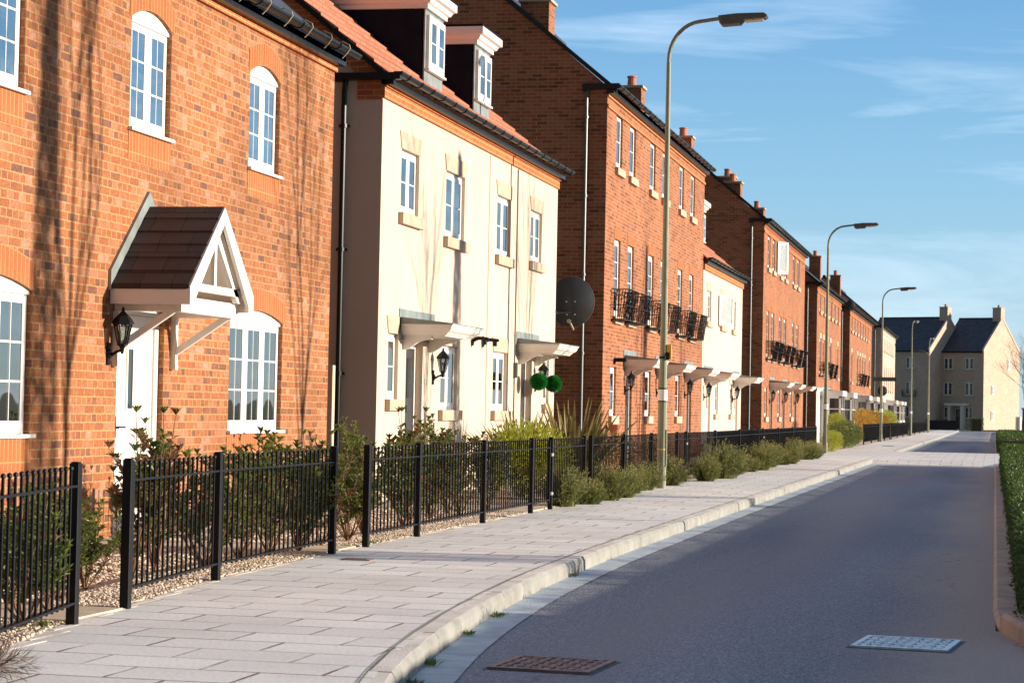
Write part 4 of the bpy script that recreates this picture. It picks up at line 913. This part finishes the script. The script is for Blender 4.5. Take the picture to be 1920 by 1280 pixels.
# ---------------------------------------------------------------- small street things
def cover(label, x, y, w, l, mat, rz, z=-.118):
    g = thing('manhole_cover', label, 'manhole cover', (x, y, z), rz)
    t = MB(); t.box(-w / 2 - .02, w / 2 + .02, -l / 2 - .02, l / 2 + .02, -.004, .0012); t.build('tar_joint', 'tar', g)
    b = MB(); f = .035
    b.box(-w / 2, w / 2, -l / 2, -l / 2 + f, 0, .012); b.box(-w / 2, w / 2, l / 2 - f, l / 2, 0, .012); b.box(-w / 2, -w / 2 + f, -l / 2 + f, l / 2 - f, 0, .012); b.box(w / 2 - f, w / 2, -l / 2 + f, l / 2 - f, 0, .012); b.build('frame', mat, g)
    b = MB(); b.box(-w / 2 + f + .004, w / 2 - f - .004, -l / 2 + f + .004, l / 2 - f - .004, 0, .006)
    n = 8
    for i in range(n):
        for j in range(n):
                        cx = -w / 2 + .07 + (w - .14) * i / (n - 1); cy = -l / 2 + .07 + (l - .14) * j / (n - 1); q_ = (.034, .016) if (i // 2 + j) % 2 else (.016, .034); b.box(cx - q_[0], cx + q_[0], cy - q_[1], cy + q_[1], .006, .0105)
    b.build('lid', mat, g)
cover('worn silvery manhole cover in the road, lower right', -.50, 13.32, .57, .66, 'galv', R(-6))
cover('rusty brown manhole cover in the road by the bend of the kerb, bottom centre', -2.28, 11.45, .55, .6, 'iron', R(-4))
b = MB(); b.box(-.12, .12, -.09, .09, 0, .006); b.box(-.09, .09, -.06, .06, .006, .008); o = b.build('stop_tap_cover', 'iron', loc=(-5.0, 17.0, .001)); tag(o, 'small dark iron cover set in the paving near the railing end', 'cover')
b = MB(); b.box(-.25, .25, -.3, .3, 0, .008); b.box(-.2, .2, -.25, .25, .008, .012); o = b.build('drain_cover', 'galv', loc=(-2.85, 60.5, -.112)); tag(o, 'pale drain cover in the channel just before the raised crossing', 'cover')
b = MB(); b.box(-.25, .25, -.4, .4, 0, .008); b.box(-.2, .2, -.35, .35, .008, .012); o = b.build('drain_cover', 'iron', loc=(-4.3, 92, .002)); tag(o, 'dark cover in the far pavement beyond the raised crossing', 'cover')
# satellite dish fixed to the end wall of the cream pair
g = thing('satellite_dish', 'large black satellite dish seen from behind between the cream pair and the tall terrace', 'satellite dish', (-7.62, 39.35, 3.22), R(8))
b = MB(); nr, na = 8, 36; Rd = .46; i0 = 0
def dp(r, a, o_=0): return (r * math.cos(a) * .92, -.10 + .11 * (r / Rd) ** 2 + o_, r * math.sin(a))
for i in range(nr):
    for j in range(na):
        r0, r1 = Rd * i / nr, Rd * (i + 1) / nr; a0, a1 = 2 * math.pi * j / na, 2 * math.pi * (j + 1) / na
        b.quad(dp(r0, a0), dp(r1, a0), dp(r1, a1), dp(r0, a1)); b.quad(dp(r0, a0, .008), dp(r0, a1, .008), dp(r1, a1, .008), dp(r1, a0, .008))
b.build('reflector', 'dish', g)
b = MB(); b.tube([dp(Rd, 2 * math.pi * j / na, .004) for j in range(na + 1)], .009, 6); b.build('rim', 'lamphead', g)
b = MB()
for a in (-2.1, -1.0, 2.2, 1.0): b.tube([(.14 * math.cos(a), -.115, -.12 + .14 * math.sin(a)), (.14 * math.cos(a), -.08, -.12 + .14 * math.sin(a))], .012, 6)
b.build('bolts', 'galv', g)
b = MB(); b.bar((0, -.10, -.40), (.06, -.14, -.52), .025, .025); b.tube([(-.03, -.13, -.36), (-.03, -.08, -.36)], .04, 8); b.build('mount', 'strap', g)
b = MB(); b.tube([(0, -.09, -.2), (-.25, -.16, -.22), (-.25, -.64, -.22)], .02, 8); b.build('wall_arm', 'dish', g)
for (x, y, z, lb, k) in ((-7.62, 117.6, 7.1, 'small grey satellite dish high on the wall before the last red terrace', .62), (-7.5, 150.5, 2.95, 'small dark satellite dish on the wall before the buff terrace', .75)):
    c = copy_tree(g); c.location = (x, y, z); c.scale = (k,) * 3; tag(c, lb)
# topiary balls hanging either side of the far cream door
def ball_mesh():
    b = MB(); r = .135
    for k in range(2600):
        v = Vector(rng.normal(size=3)); v.normalize(); t = v.orthogonal().normalized(); t.rotate(Quaternion(v, rng.uniform(0, 6.28))); s = v.cross(t)
        d = (v + t * rng.uniform(-.5, .5)).normalized(); p = v * r * rng.uniform(.72, .92); e = v * r * .9 + d * .03; w_ = .006
        b.quad(p - s * w_, p + s * w_, e + s * w_ * .4, e - s * w_ * .4)
    ico = []; n = 10
    for i in range(n):
        for j in range(2 * n):
            f = lambda i_, j_: (r * .75 * math.sin(math.pi * i_ / n) * math.cos(math.pi * j_ / n), r * .75 * math.sin(math.pi * i_ / n) * math.sin(math.pi * j_ / n), r * .75 * math.cos(math.pi * i_ / n))
            b.quad(f(i, j), f(i + 1, j), f(i + 1, j + 1), f(i, j + 1))
    return b.mesh('foliage_ball', ['topiary'])
bm_ = ball_mesh()
for (x, y, z, lb) in ((-7.45, 35.75, 1.70, 'left of the two bright green artificial topiary balls hanging by the cream door'), (-7.40, 36.75, 1.68, 'right of the two bright green artificial topiary balls hanging by the cream door')):
    g = thing('topiary_ball', lb, 'topiary ball', (x, y, z), 0, 'topiary balls hanging under the canopy'); inst(bm_, 'foliage_ball', g)
    b = MB(); b.tube([(0, 0, .13), (0, 0, 2.17 - z)], .004, 5); b.build('chain', 'black', g)
# terracotta wall planter under the first low window of the tall terrace
g = thing('wall_planter', 'small terracotta planter under the first ground floor window of the tall terrace', 'planter', (-7.60, 44.25, .68)); b = MB(); b.tube([(0, 0, 0), (0, 0, .02), (0, 0, .22), (0, 0, .27)], [.06, .08, .135, .15], 12); b.build('pot', 'pot', g); b = MB(); b.bar((-.18, 0, .2), (0, 0, .2), .02, .03); b.build('wall_bracket', 'black', g)

# ---------------------------------------------------------------- vegetation
def leaf(b, p, d, ln, wd, m=0, fold=.25):
    d = Vector(d).normalized(); u = Vector((0, 0, 1)); s = d.cross(u)
    if s.length < .05: s = Vector((1, 0, 0))
    s.normalize(); s.rotate(Quaternion(d, rng.uniform(-.9, .9))); n = s.cross(d); p = Vector(p)
    c = p + d * ln * .5; L_ = c + s * wd / 2 + n * wd * fold; R_ = c - s * wd / 2 + n * wd * fold; t = p + d * ln - n * wd * .3
    i = len(b.v); b.v += [tuple(p), tuple(L_), tuple(c), tuple(R_), tuple(t)]
    for f in ((0, 1, 2), (0, 2, 3), (1, 4, 2), (2, 4, 3)): b.f.append(tuple(i + k for k in f)); b.m.append(m)
def photinia(h=1.15, nst=6, seed=1, spread=.32, red=.05, density=1.0):
    global rng; rng = np.random.default_rng(seed); st = MB(); lf = MB()
    for k in range(nst):
        a = rng.uniform(0, 6.28); rr = spread * rng.uniform(.3, 1); hh = h * rng.uniform(.62, 1); P = []
        wob = rng.uniform(-.05, .05, 2)
        for i in range(7):
            f = i / 6; P.append(Vector((rr * math.cos(a) * f ** .8 + wob[0] * math.sin(f * 5), rr * math.sin(a) * f ** .8 + wob[1] * math.sin(f * 4), hh * f)))
        st.tube(P, [.010 * (1 - .75 * i / 6) for i in range(7)], 5)
        def shoot(base, dr, ln, n):
            isr = rng.uniform() < red * 2
            for q in range(int(n * density)):
                f = q / n; c = base + dr * ln * f; az = q * 2.4 + rng.uniform(-.4, .4)
                side = Vector((math.cos(az), math.sin(az), rng.uniform(.1, .8))); s = .6 + .4 * math.sin(min(1, f + .2) * 2.6)
                leaf(lf, c, side + dr * .5, rng.uniform(.07, .115) * s, rng.uniform(.032, .048) * s, 1 if (isr and f > .5) or rng.uniform() < red * .5 else 0)
            for q in range(6):
                az = q * 1.05; leaf(lf, base + dr * ln, Vector((math.cos(az), math.sin(az), 1.5)), .07, .028, 1 if isr else 0)
        shoot(P[3], (P[6] - P[3]).normalized(), (P[6] - P[3]).length, 22)
        for j in range(5):
            f = rng.uniform(.25, .9); i = int(f * 6); az = rng.uniform(0, 6.28); d = Vector((math.cos(az), math.sin(az), rng.uniform(.5, 1.4))).normalized(); ln = rng.uniform(.14, .32) * h
            e = P[i] + d * ln; st.tube([P[i], P[i] + d * ln * .5 + Vector((0, 0, .01)), e], [.005, .004, .002], 4); shoot(P[i] + d * ln * .15, d, ln * .85, 15)
    return st.mesh('stems', ['twig']), lf.mesh('leaves', ['leaf', 'leafred'])
PH = [photinia(1.3, 9, 11, .36), photinia(1.1, 10, 12, .42, .07), photinia(1.05, 10, 13, .48, .04), photinia(1.15, 6, 14, .24, .3, .8)]
def shrub(pr, loc, label, rz=0, s=1, group='glossy leaved shrubs behind the railings', name='evergreen_shrub', cat='shrub', names=('stems', 'leaves')):
    g = thing(name, label, cat, loc, rz, group); g.scale = (s, s, s)
    for me, nm in zip(pr, names): inst(me, nm, g)
    return g
SH = [(2, -5.13, 11.05, .78, 'glossy shrub pressing against the nearest railing post, bottom left'), (1, -5.4, 11.95, .72, 'glossy shrub behind the nearest railing run at the left edge'),
      (0, -5.6, 12.55, .62, 'low glossy shrub at the left edge, behind the path gap'), (1, -5.75, 13.3, .58, 'small glossy shrub just left of the white door, by the first gap in the railings'),
      (3, -5.8, 14.2, .95, 'bronze tinted shrub standing in the gap between the first two railing runs'), (3, -5.95, 15.0, 1.12, 'tallest thin shrub, growing up in front of the white door'),
      (2, -5.75, 15.5, .92, 'glossy shrub behind the railings between the white door and the three-light window'), (0, -5.8, 16.4, .86, 'glossy shrub below the left part of the three-light window'),
      (1, -5.75, 17.0, .96, 'glossy shrub below the right part of the three-light window'), (2, -5.7, 17.6, .92, 'glossy shrub behind the right end of the second railing run'),
      (3, -5.75, 18.4, .95, 'bronze tinted shrub in the gap between the second and third railing runs'),
      (2, -5.75, 19.2, .95, 'glossy shrub behind the left end of the third railing run'), (0, -5.9, 20.2, .92, 'tall glossy shrub below the narrow window of the cream pair'),
      (1, -5.8, 21.3, .92, 'glossy shrub below the dark grey door of the cream pair'), (3, -6.0, 22.3, 1.15, 'thin bronze shrub right of the dark grey door'),
      (1, -6.1, 23.5, .95, 'bronze shrub in the middle of the third railing run'), (0, -6.2, 24.7, .95, 'upright glossy shrub left of the yellow bush'), (1, -6.0, 25.9, .9, 'glossy shrub right against the left side of the yellow bush')]
for i, (k, x, y, s, lb) in enumerate(SH): shrub(PH[k], (x, y, 0), lb, rz=i * 1.7, s=s)
def cloud_bush(n, rx_, ry_, rz_, ln, wd, mat, seed, up=.4, hollow=.45, stem='twig', m2=None):
    global rng; rng = np.random.default_rng(seed); b = MB(); s = MB()
    lumps = [(Vector((rng.uniform(-.5, .5) * rx_, rng.uniform(-.5, .5) * ry_, rz_ * rng.uniform(.75, 1.2))), rng.uniform(.35, .6)) for _ in range(7)]
    for k in range(n):
        v = Vector(rng.normal(size=3)); v.normalize(); f = rng.uniform(hollow, 1) ** .6
        p = Vector((v.x * rx_ * f, v.y * ry_ * f, rz_ + v.z * rz_ * f * .95))
        c, rr = lumps[int(rng.integers(0, 7))]
        if rng.uniform() < .45: p = c + v * rr * rz_ * f
        if p.z < .01: continue
        leaf(b, p, v + Vector((0, 0, up)) + Vector(rng.normal(size=3)) * .35, ln * rng.uniform(.6, 1.2), wd * rng.uniform(.7, 1.1), 0)
    for k in range(9):
        a = rng.uniform(0, 6.28); s.tube([(0, 0, 0), (rx_ * .3 * math.cos(a), ry_ * .3 * math.sin(a), rz_ * .8), (rx_ * .7 * math.cos(a), ry_ * .7 * math.sin(a), rz_ * 1.5)], [.012, .007, .003], 4)
    return s.mesh('stems', [stem]), b.mesh('leaves', [mat])
YB = cloud_bush(6500, .75, 1.3, .62, .085, .03, 'leafyel', 21, up=.7)
shrub(YB, (-6.35, 29.7, 0), 'bright yellow green bush between the cream pair and the railings', name='yellow_bush', group=None, s=.88)
TF = cloud_bush(1600, .28, .35, .05, .11, .005, 'bark', 95, up=.1, hollow=.1)
shrub(TF, (-4.45, 9.0, 0), 'dry brown twiggy tuft spilling over the paving at the bottom left corner', name='dry_tuft', group=None)
def feather(seed, h=.55, n=650):
    global rng; rng = np.random.default_rng(seed); b = MB()
    for k in range(n):
        a = rng.uniform(0, 6.28); r0 = rng.uniform(0, .16); tilt = abs(rng.normal(0, .5)); ln = h * rng.uniform(.45, 1.08) / (1 + tilt * .25)
        p = Vector((r0 * math.cos(a), r0 * math.sin(a) * 1.6, 0)); d = Vector((math.cos(a) * tilt, math.sin(a) * tilt * 1.5, 1)).normalized(); w_ = .003
        q = p + d * ln * .6; e = p + d * ln + Vector((d.x, d.y, -.4)) * ln * .12; sd_ = d.cross(Vector((math.sin(a * 3), math.cos(a * 3), .2))).normalized() * w_
        b.quad(p - sd_, p + sd_, q + sd_, q - sd_); b.quad(q - sd_, q + sd_, e + sd_ * .3, e - sd_ * .3)
        for j in range(9):
            f = rng.uniform(.25, 1); c = p.lerp(e, f); leaf(b, c, d * .6 + Vector(rng.normal(size=3)) * .6, rng.uniform(.03, .055), .011, 1 if f > .86 or rng.uniform() < .06 else 0)
    return (b.mesh('fronds', ['feather', 'feathertip']),)
FE = [feather(31), feather(32, .5), feather(33, .62)]
FP = [(-5.42, 27.7, .98, 'first feathery shrub, right of the narrow gate'), (-5.25, 28.5, .72, 'low feathery shrub spilling onto the paving right of the narrow gate'), (-5.30, 29.9, .9, 'feathery shrub growing through the railing by the twin posts'), (-5.22, 31.1, .8, 'feathery shrub left of the nearest lamp post'),
      (-5.38, 32.7, .95, 'feathery shrub two steps left of the nearest lamp post'), (-5.45, 34.1, .85, 'feathery shrub touching the nearest lamp post on its left'), (-5.42, 36.7, .95, 'feathery shrub touching the nearest lamp post on its right')]
for i in range(12): FP.append((-5.12 + .12 * math.sin(i * 2.1), 39.6 + i * 2.3 + .5 * math.sin(i * 4.3), .95 + .25 * math.sin(i * 1.7), None))
for i, (x, y, s, lb) in enumerate(FP):
    if lb is None: lb = 'one of the even row of feathery yellow green shrubs between the first two lamp posts'
    shrub((FE[i % 3][0],), (x, y, 0), lb, rz=i * 2.3, s=s, name='feathery_shrub', group='feathery shrubs between the first two lamp posts' if i > 6 else 'feathery shrubs around the nearest lamp post', names=('fronds',))
def phormium(seed):
    global rng; rng = np.random.default_rng(seed); b = MB()
    for k in range(85):
        a = rng.uniform(0, 6.28); tilt = rng.uniform(.05, .8); ln = rng.uniform(.9, 1.5); w_ = rng.uniform(.04, .062); d = Vector((math.cos(a) * tilt, math.sin(a) * tilt, 1)).normalized(); s = d.cross(Vector((math.cos(a), math.sin(a), 0)))
        if s.length < .01: continue
        s.normalize(); p = Vector((.06 * math.cos(a), .06 * math.sin(a), 0)); pr = None; n = d.cross(s)
        for i in range(7):
            f = i / 6; c = p + d * ln * f + Vector((math.cos(a), math.sin(a), -.6)) * ln * .10 * f ** 2.5 * tilt; ww = w_ * (1 - f ** 3) + .002; cur = (c - s * ww + n * ww * .5, c, c + s * ww + n * ww * .5)
            if pr: b.quad(pr[0], pr[1], cur[1], cur[0]); b.quad(pr[1], pr[2], cur[2], cur[1])
            pr = cur
    return b.mesh('sword_leaves', ['blade'])
pm = phormium(5)
for x, y, s, lb in ((-6.1, 31.9, 1.06, 'spiky sword leaved plant in front of the gap beside the tall terrace'), (-6.5, 30.2, .92, 'spiky sword leaved plant rising behind the yellow bush')):
    g = thing('sword_plant', lb, 'plant', (x, y, 0), s * 3, 'spiky sword leaved plants'); g.scale = (s, s, s); inst(pm, 'sword_leaves', g)
GB = cloud_bush(1500, .5, .6, .42, .05, .02, 'leaf', 41)
shrub(GB, (-6.4, 41.5, 0), 'green bush below the first door of the tall terrace', name='green_bush', group='rounded green bushes in the gardens'); shrub(GB, (-6.5, 36.5, 0), 'green bush right of the spiky plant', rz=1, s=1.15, name='green_bush', group='rounded green bushes in the gardens')
shrub(GB, (-5.9, 24.1, 0), 'low dark bush under the railings near the narrow gate', rz=2, s=.7, name='green_bush', group='rounded green bushes in the gardens')
YB2 = cloud_bush(3800, .6, 2.2, .6, .09, .045, 'leafyel', 51); OB = cloud_bush(3000, .6, 3.2, .62, .10, .05, 'leafora', 52); DG = cloud_bush(6500, .8, 3.2, .62, .10, .05, 'leaf', 53)
shrub(YB2, (-5.4, 75.0, 0), 'yellow bush just right of the second lamp post', s=.62, name='yellow_bush', group=None); shrub(DG, (-5.6, 84.5, 0), 'dark green hedge bush between the second and third lamp posts', name='green_bush', group=None, s=.85)
shrub(YB2, (-6.2, 88, .45), 'yellow topped bush at the start of the distant railings', rz=1.6 * 2, s=.75, name='yellow_bush', group=None)
shrub(OB, (-6.5, 111, .0), 'orange leaved bush behind the third lamp post', name='orange_bush', group=None, s=1.3); shrub(OB, (-6.5, 122, .0), 'orange leaved bush just beyond the third lamp post', name='orange_bush', group=None, rz=3.1, s=1.3)
shrub(YB2, (-6.4, 133, .2), 'small yellow bush behind the distant railings near the fourth lamp post', name='yellow_bush', group=None, s=1.2)
for i, y in enumerate((62, 58)): shrub(OB, (-6.9, y, 0), ('thin orange plant by the small cream house', 'thin orange plant near the corner of the small cream house')[i], s=.35, name='orange_plant', group=None)
# hedges
def hedge(x0, x1, y0, y1, h, label, dens, ln=.035, zb=-.03):
    global rng; rng = np.random.default_rng(int(y0)); n = int(dens * ((y1 - y0) * h * 2 + (y1 - y0) * (x1 - x0)))
    o = thing('box_hedge', label, 'hedge', (x0, y0, zb)); b = MB(); W, L, H = x1 - x0, y1 - y0, h - zb
    b2 = MB(); b2.box(.05, W - .05, .05, L - .05, 0, H - .05); b2.build('inner_branches', 'soil', o)
    for k in range(n):
        u = rng.uniform(); A = (W * L, L * H, L * H, W * H); tot = sum(A); r = u * tot
        if r < A[0]: p = Vector((rng.uniform(0, W), rng.uniform(0, L), H)); v = Vector((0, 0, 1))
        elif r < A[0] + A[1]: p = Vector((0, rng.uniform(0, L), rng.uniform(0, H))); v = Vector((-1, 0, .3))
        elif r < A[0] + A[1] + A[2]: p = Vector((W, rng.uniform(0, L), rng.uniform(0, H))); v = Vector((1, 0, .3))
        else: p = Vector((rng.uniform(0, W), 0 if rng.uniform() < .5 else L, rng.uniform(0, H))); v = Vector((0, -1 if p.y == 0 else 1, .3))
        bump = .03 * math.sin(p.y * 3.1 + p.x * 4) + .02 * math.sin(p.y * 7.3 + p.z * 9)
        p += v * (bump + rng.uniform(-.03, .012)); leaf(b, p, v + Vector(rng.normal(size=3)) * .6, ln * rng.uniform(.7, 1.4), ln * .55)
    b.build('leaves', 'hedge', o)
hedge(.20, 1.5, 13.9, 34.0, .50, 'long clipped box hedge nearest the camera along the right kerb', 420, .04)
hedge(.20, 1.5, 34.02, 61.5, .50, 'middle stretch of the clipped box hedge, up to the raised crossing', 260, .06)
hedge(.20, 1.5, 79.5, 130.0, .5, 'clipped box hedge beyond the raised crossing on the right', 90, .11)
hedge(-.35, 1.2, 150.0, 205.0, .55, 'farthest clipped hedge on the right before the end of the road', 45, .16) if False else None
# bare trees
def tree_mesh(seed, h=5.5, depth=5, mat='bark', spread=.5, r0=.07, twigs=False, first=.35):
    global rng; rng = np.random.default_rng(seed); b = MB(); t2 = MB()
    def grow(p, d, ln, r, k):
        n = 4; P = [p]; dd = d.copy()
        for i in range(n): dd = (dd + Vector(rng.normal(size=3)) * .08 + Vector((0, 0, .04))).normalized(); P.append(P[-1] + dd * ln / n)
        (b if k > 1 else t2).tube(P, [r * (1 - .45 * i / n) for i in range(n + 1)], 6 if k > 2 else 4, cap=False)
        if k == 0: return
        for j in range(3 if k > 1 else 4):
            i = int(rng.integers(2, n + 1)) if j else n; a = rng.uniform(0, 6.28); s = Vector((math.cos(a), math.sin(a), 0))
            nd = (dd + s * spread * rng.uniform(.5, 1.2)).normalized(); grow(P[i], nd, ln * rng.uniform(.62, .85), r * .55, k - 1)
    tr = MB(); H0 = h * first; tr.tube([(0, 0, -.1), (.01, 0, H0 * .5), (0, .01, H0)], [r0 * 1.2, r0, r0 * .85], 8)
    for j in range(4):
        a = j * 1.57 + rng.uniform(-.4, .4); grow(Vector((0, 0, H0 * rng.uniform(.75, 1))), Vector((math.cos(a) * spread * .7, math.sin(a) * spread * .7, 1)).normalized(), h * .26, r0 * .55, depth - 1)
    grow(Vector((0, .01, H0)), Vector((0, 0, 1)), h * .28, r0 * .7, depth - 1)
    return tr.mesh('trunk', ['bark']), b.mesh('branches', [mat]), t2.mesh('twigs', [mat])
TR = [tree_mesh(61, 8.2, 4, spread=.26, r0=.05, first=.42), tree_mesh(62, 8.0, 4, spread=.28, r0=.048, first=.40)]
ta = math.tan(R(SUN_AZ))
for i, (ys, xt, s, lb) in enumerate(((17.5, 2.4, 1.0, 'bare street tree casting its forked shadow beside the white door'), (24.05, 2.4, .95, 'bare street tree shading the right end of the near brick house'), (29.6, 3.4, .8, 'bare street tree shading the middle of the cream pair'), (36.3, 4.2, .9, 'bare street tree shading the far door of the cream pair'), (48.4, 4.2, .8, 'bare street tree shading the second pair of balconies'), (55, 5.6, .75, 'bare street tree shading the end of the tall terrace'))):
    shrub(TR[i % 2], (xt, ys + (xt + 7.78) * ta, -.03), lb, rz=i * 2.1, s=s, name='street_tree', cat='tree', group='bare young trees across the road', names=('trunk', 'branches', 'twigs'))
g = thing('shade_fence', 'low boarded fence added out of view to shade the near road', 'fence', (3.0, 3, -.03)); b = MB(); y = 0  # unseen fence, added to keep the sun off the near road
while y < 12.2: b.box(0, .02, y + .003, y + .147, 0, 1.04 + .006 * math.sin(y * 9)); y += .15
b.build('boards', 'bark', g)
for k in range(5): b = MB(); b.box(.02, .1, k * 2.7, k * 2.7 + .09, 0, 1.05); b.build('post', 'bark', g)
# slim clipped conifers across the road
def conifer(seed, h=7.7):
    global rng; rng = np.random.default_rng(seed); b = MB()
    for k in range(2600):
        z = h * (1 - rng.uniform() ** 1.3) ; rr = .36 * (1 - z / h) ** .6 + .03; a = rng.uniform(0, 6.28); p = Vector((rr * math.cos(a), rr * math.sin(a), z)); leaf(b, p, Vector((math.cos(a) * .4, math.sin(a) * .4, 1)), .16, .06)
    t = MB(); t.tube([(0, 0, 0), (0, 0, h * .9)], [.07, .02], 6); return t.mesh('trunk', ['bark']), b.mesh('foliage', ['hedge'])
CN = conifer(71)
for ys, lb in ((17.0, 'slim dark conifer opposite the near brick house'), (31.3, 'slim dark conifer opposite the cream pair'), (49.1, 'slim dark conifer opposite the tall terrace')):
    shrub(CN, (7.5, ys + 15.28 * ta, -.03), lb, name='conifer', cat='tree', group='slim conifers across the road', names=('trunk', 'foliage'))
BT = tree_mesh(81, 5.6, 6, mat='twig', spread=.6, r0=.09, first=.2)
shrub(BT, (2.15, 122, 0), 'bare brown tree at the right edge beyond the hedge', name='bare_tree', cat='tree', group=None, names=('trunk', 'branches', 'twigs'), s=1.05)
g = thing('brick_pier', 'brown brick pier at the right edge behind the hedge', 'pier', (1.65, 110, 0)); b = MB(); b.box(-.35, .9, -.35, .35, 0, 1.7); b.build('shaft', 'brick_b', g); b = MB(); b.box(-.4, .95, -.4, .4, 1.7, 1.78); b.build('cap', 'stone', g)
g = thing('marker_post', 'short white post with a yellow foot beside the hedge, right edge', 'post', (1.3, 128, 0)); b = MB(); b.tube([(0, 0, .42), (0, 0, 1.35)], .17, 12); b.build('shaft', 'white', g); b = MB(); b.tube([(0, 0, 0), (0, 0, .42)], .185, 12); b.build('foot', 'yellow', g)
g = thing('dark_fence', 'solid black fence panel at the end of the road', 'fence', (-6.4, 212, 0)); b = MB()
b.box(0, 2.75, 0, .06, .05, .95)
b.build('panel', 'black', g)
for k in range(4): b = MB(); b.box(-.05 + k * .92, .05 + k * .92, -.03, .09, 0, 1.05); b.build('post', 'black', g)
hedge(-2.2, -1.2, 213, 214.5, 1.2, 'small square clipped hedge at the foot of the sunlit gable house', 60, .15)
# weeds and litter
GR = MB(); rng = np.random.default_rng(91)
for (x, y, r_, n, z) in ((kxs(11.1) + .03, 11.15, .05, 60, -.11), (kxs(12.7) + .03, 12.7, .04, 40, -.11), (kxs(13.9) + .05, 13.9, .07, 70, -.11), (kxs(10.3) + .03, 10.3, .05, 60, -.11), (kxs(17.5) + .04, 17.5, .05, 40, -.11), (-5.0, 9.7, .1, 120, 0), (-5.05, 11.2, .06, 60, 0), (-5.5, 19.0, .1, 60, 0)):
    for k in range(n):
        a = rng.uniform(0, 6.28); rr = r_ * rng.uniform(0, 1); leaf(GR, (x + rr * math.cos(a), y + rr * math.sin(a) * 1.6, z), Vector((math.cos(a) * .8, math.sin(a) * .8, 1)), rng.uniform(.02, .05), .010)
tag(GR.build('weeds', 'leaf'), 'small green weeds in the kerb channel and paving edge', 'weeds', kind='stuff')
# gravel stones (numpy for speed)
def stones(n, xr, yr, sz, seed, name, z=0.0):
    r = np.random.default_rng(seed); y = r.uniform(*yr, n); fxv = np.interp(y, [4, 8, 11.33, 12.33, 14.5, 17.5, 30, 300], [-3.6, -4.35, -4.97, -5.07, -5.30, -5.39, -5.4, -5.4])
    x = fxv - .08 + r.uniform(*xr, n); keep = np.ones(n, bool)
    for a, c in ((11.4, 12.3), (17.6, 18.5), (25.65, 27.25)): keep &= ~((y > a) & (y < c) & (x > -7.7))
    x = x[keep]; y = y[keep]; n = len(x); s = sz * r.uniform(.5, 1.3, n)
    base = np.array([(1, 0, 0), (-1, 0, 0), (0, 1, 0), (0, -1, 0), (0, 0, 1), (0, 0, -1)], float)
    F = np.array([(0, 2, 4), (2, 1, 4), (1, 3, 4), (3, 0, 4), (2, 0, 5), (1, 2, 5), (3, 1, 5), (0, 3, 5)])
    a = r.uniform(0, 6.28, n); ca, sa = np.cos(a), np.sin(a); V = np.repeat(base[None], n, 0) * r.uniform(.6, 1.1, (n, 6, 1)); V[:, :, 2] *= .65
    X = V[:, :, 0] * ca[:, None] - V[:, :, 1] * sa[:, None]; Y = V[:, :, 0] * sa[:, None] + V[:, :, 1] * ca[:, None]
    P = np.stack([X * s[:, None] + x[:, None], Y * s[:, None] + y[:, None], V[:, :, 2] * s[:, None] + z + s[:, None] * .3], 2).reshape(-1, 3)
    FF = (F[None] + np.arange(n)[:, None, None] * 6).reshape(-1, 3)
    me = bpy.data.meshes.new(name); me.vertices.add(len(P)); me.vertices.foreach_set('co', P.ravel()); me.loops.add(FF.size); me.loops.foreach_set('vertex_index', FF.ravel().astype(np.int32))
    me.polygons.add(len(FF)); me.polygons.foreach_set('loop_start', np.arange(0, FF.size, 3, dtype=np.int32)); me.update(); me.materials.append(M['stones'])
    o = bpy.data.objects.new(name, me); COL.objects.link(o); return o
tag(stones(30000, (-.55, .02), (9, 30), .016, 1, 'gravel'), 'pale gravel strip under the railings', 'gravel', kind='stuff')
tag(stones(30000, (-2.35, -.5), (9, 27), .02, 2, 'gravel'), 'pale gravel covering the front gardens', 'gravel', kind='stuff')
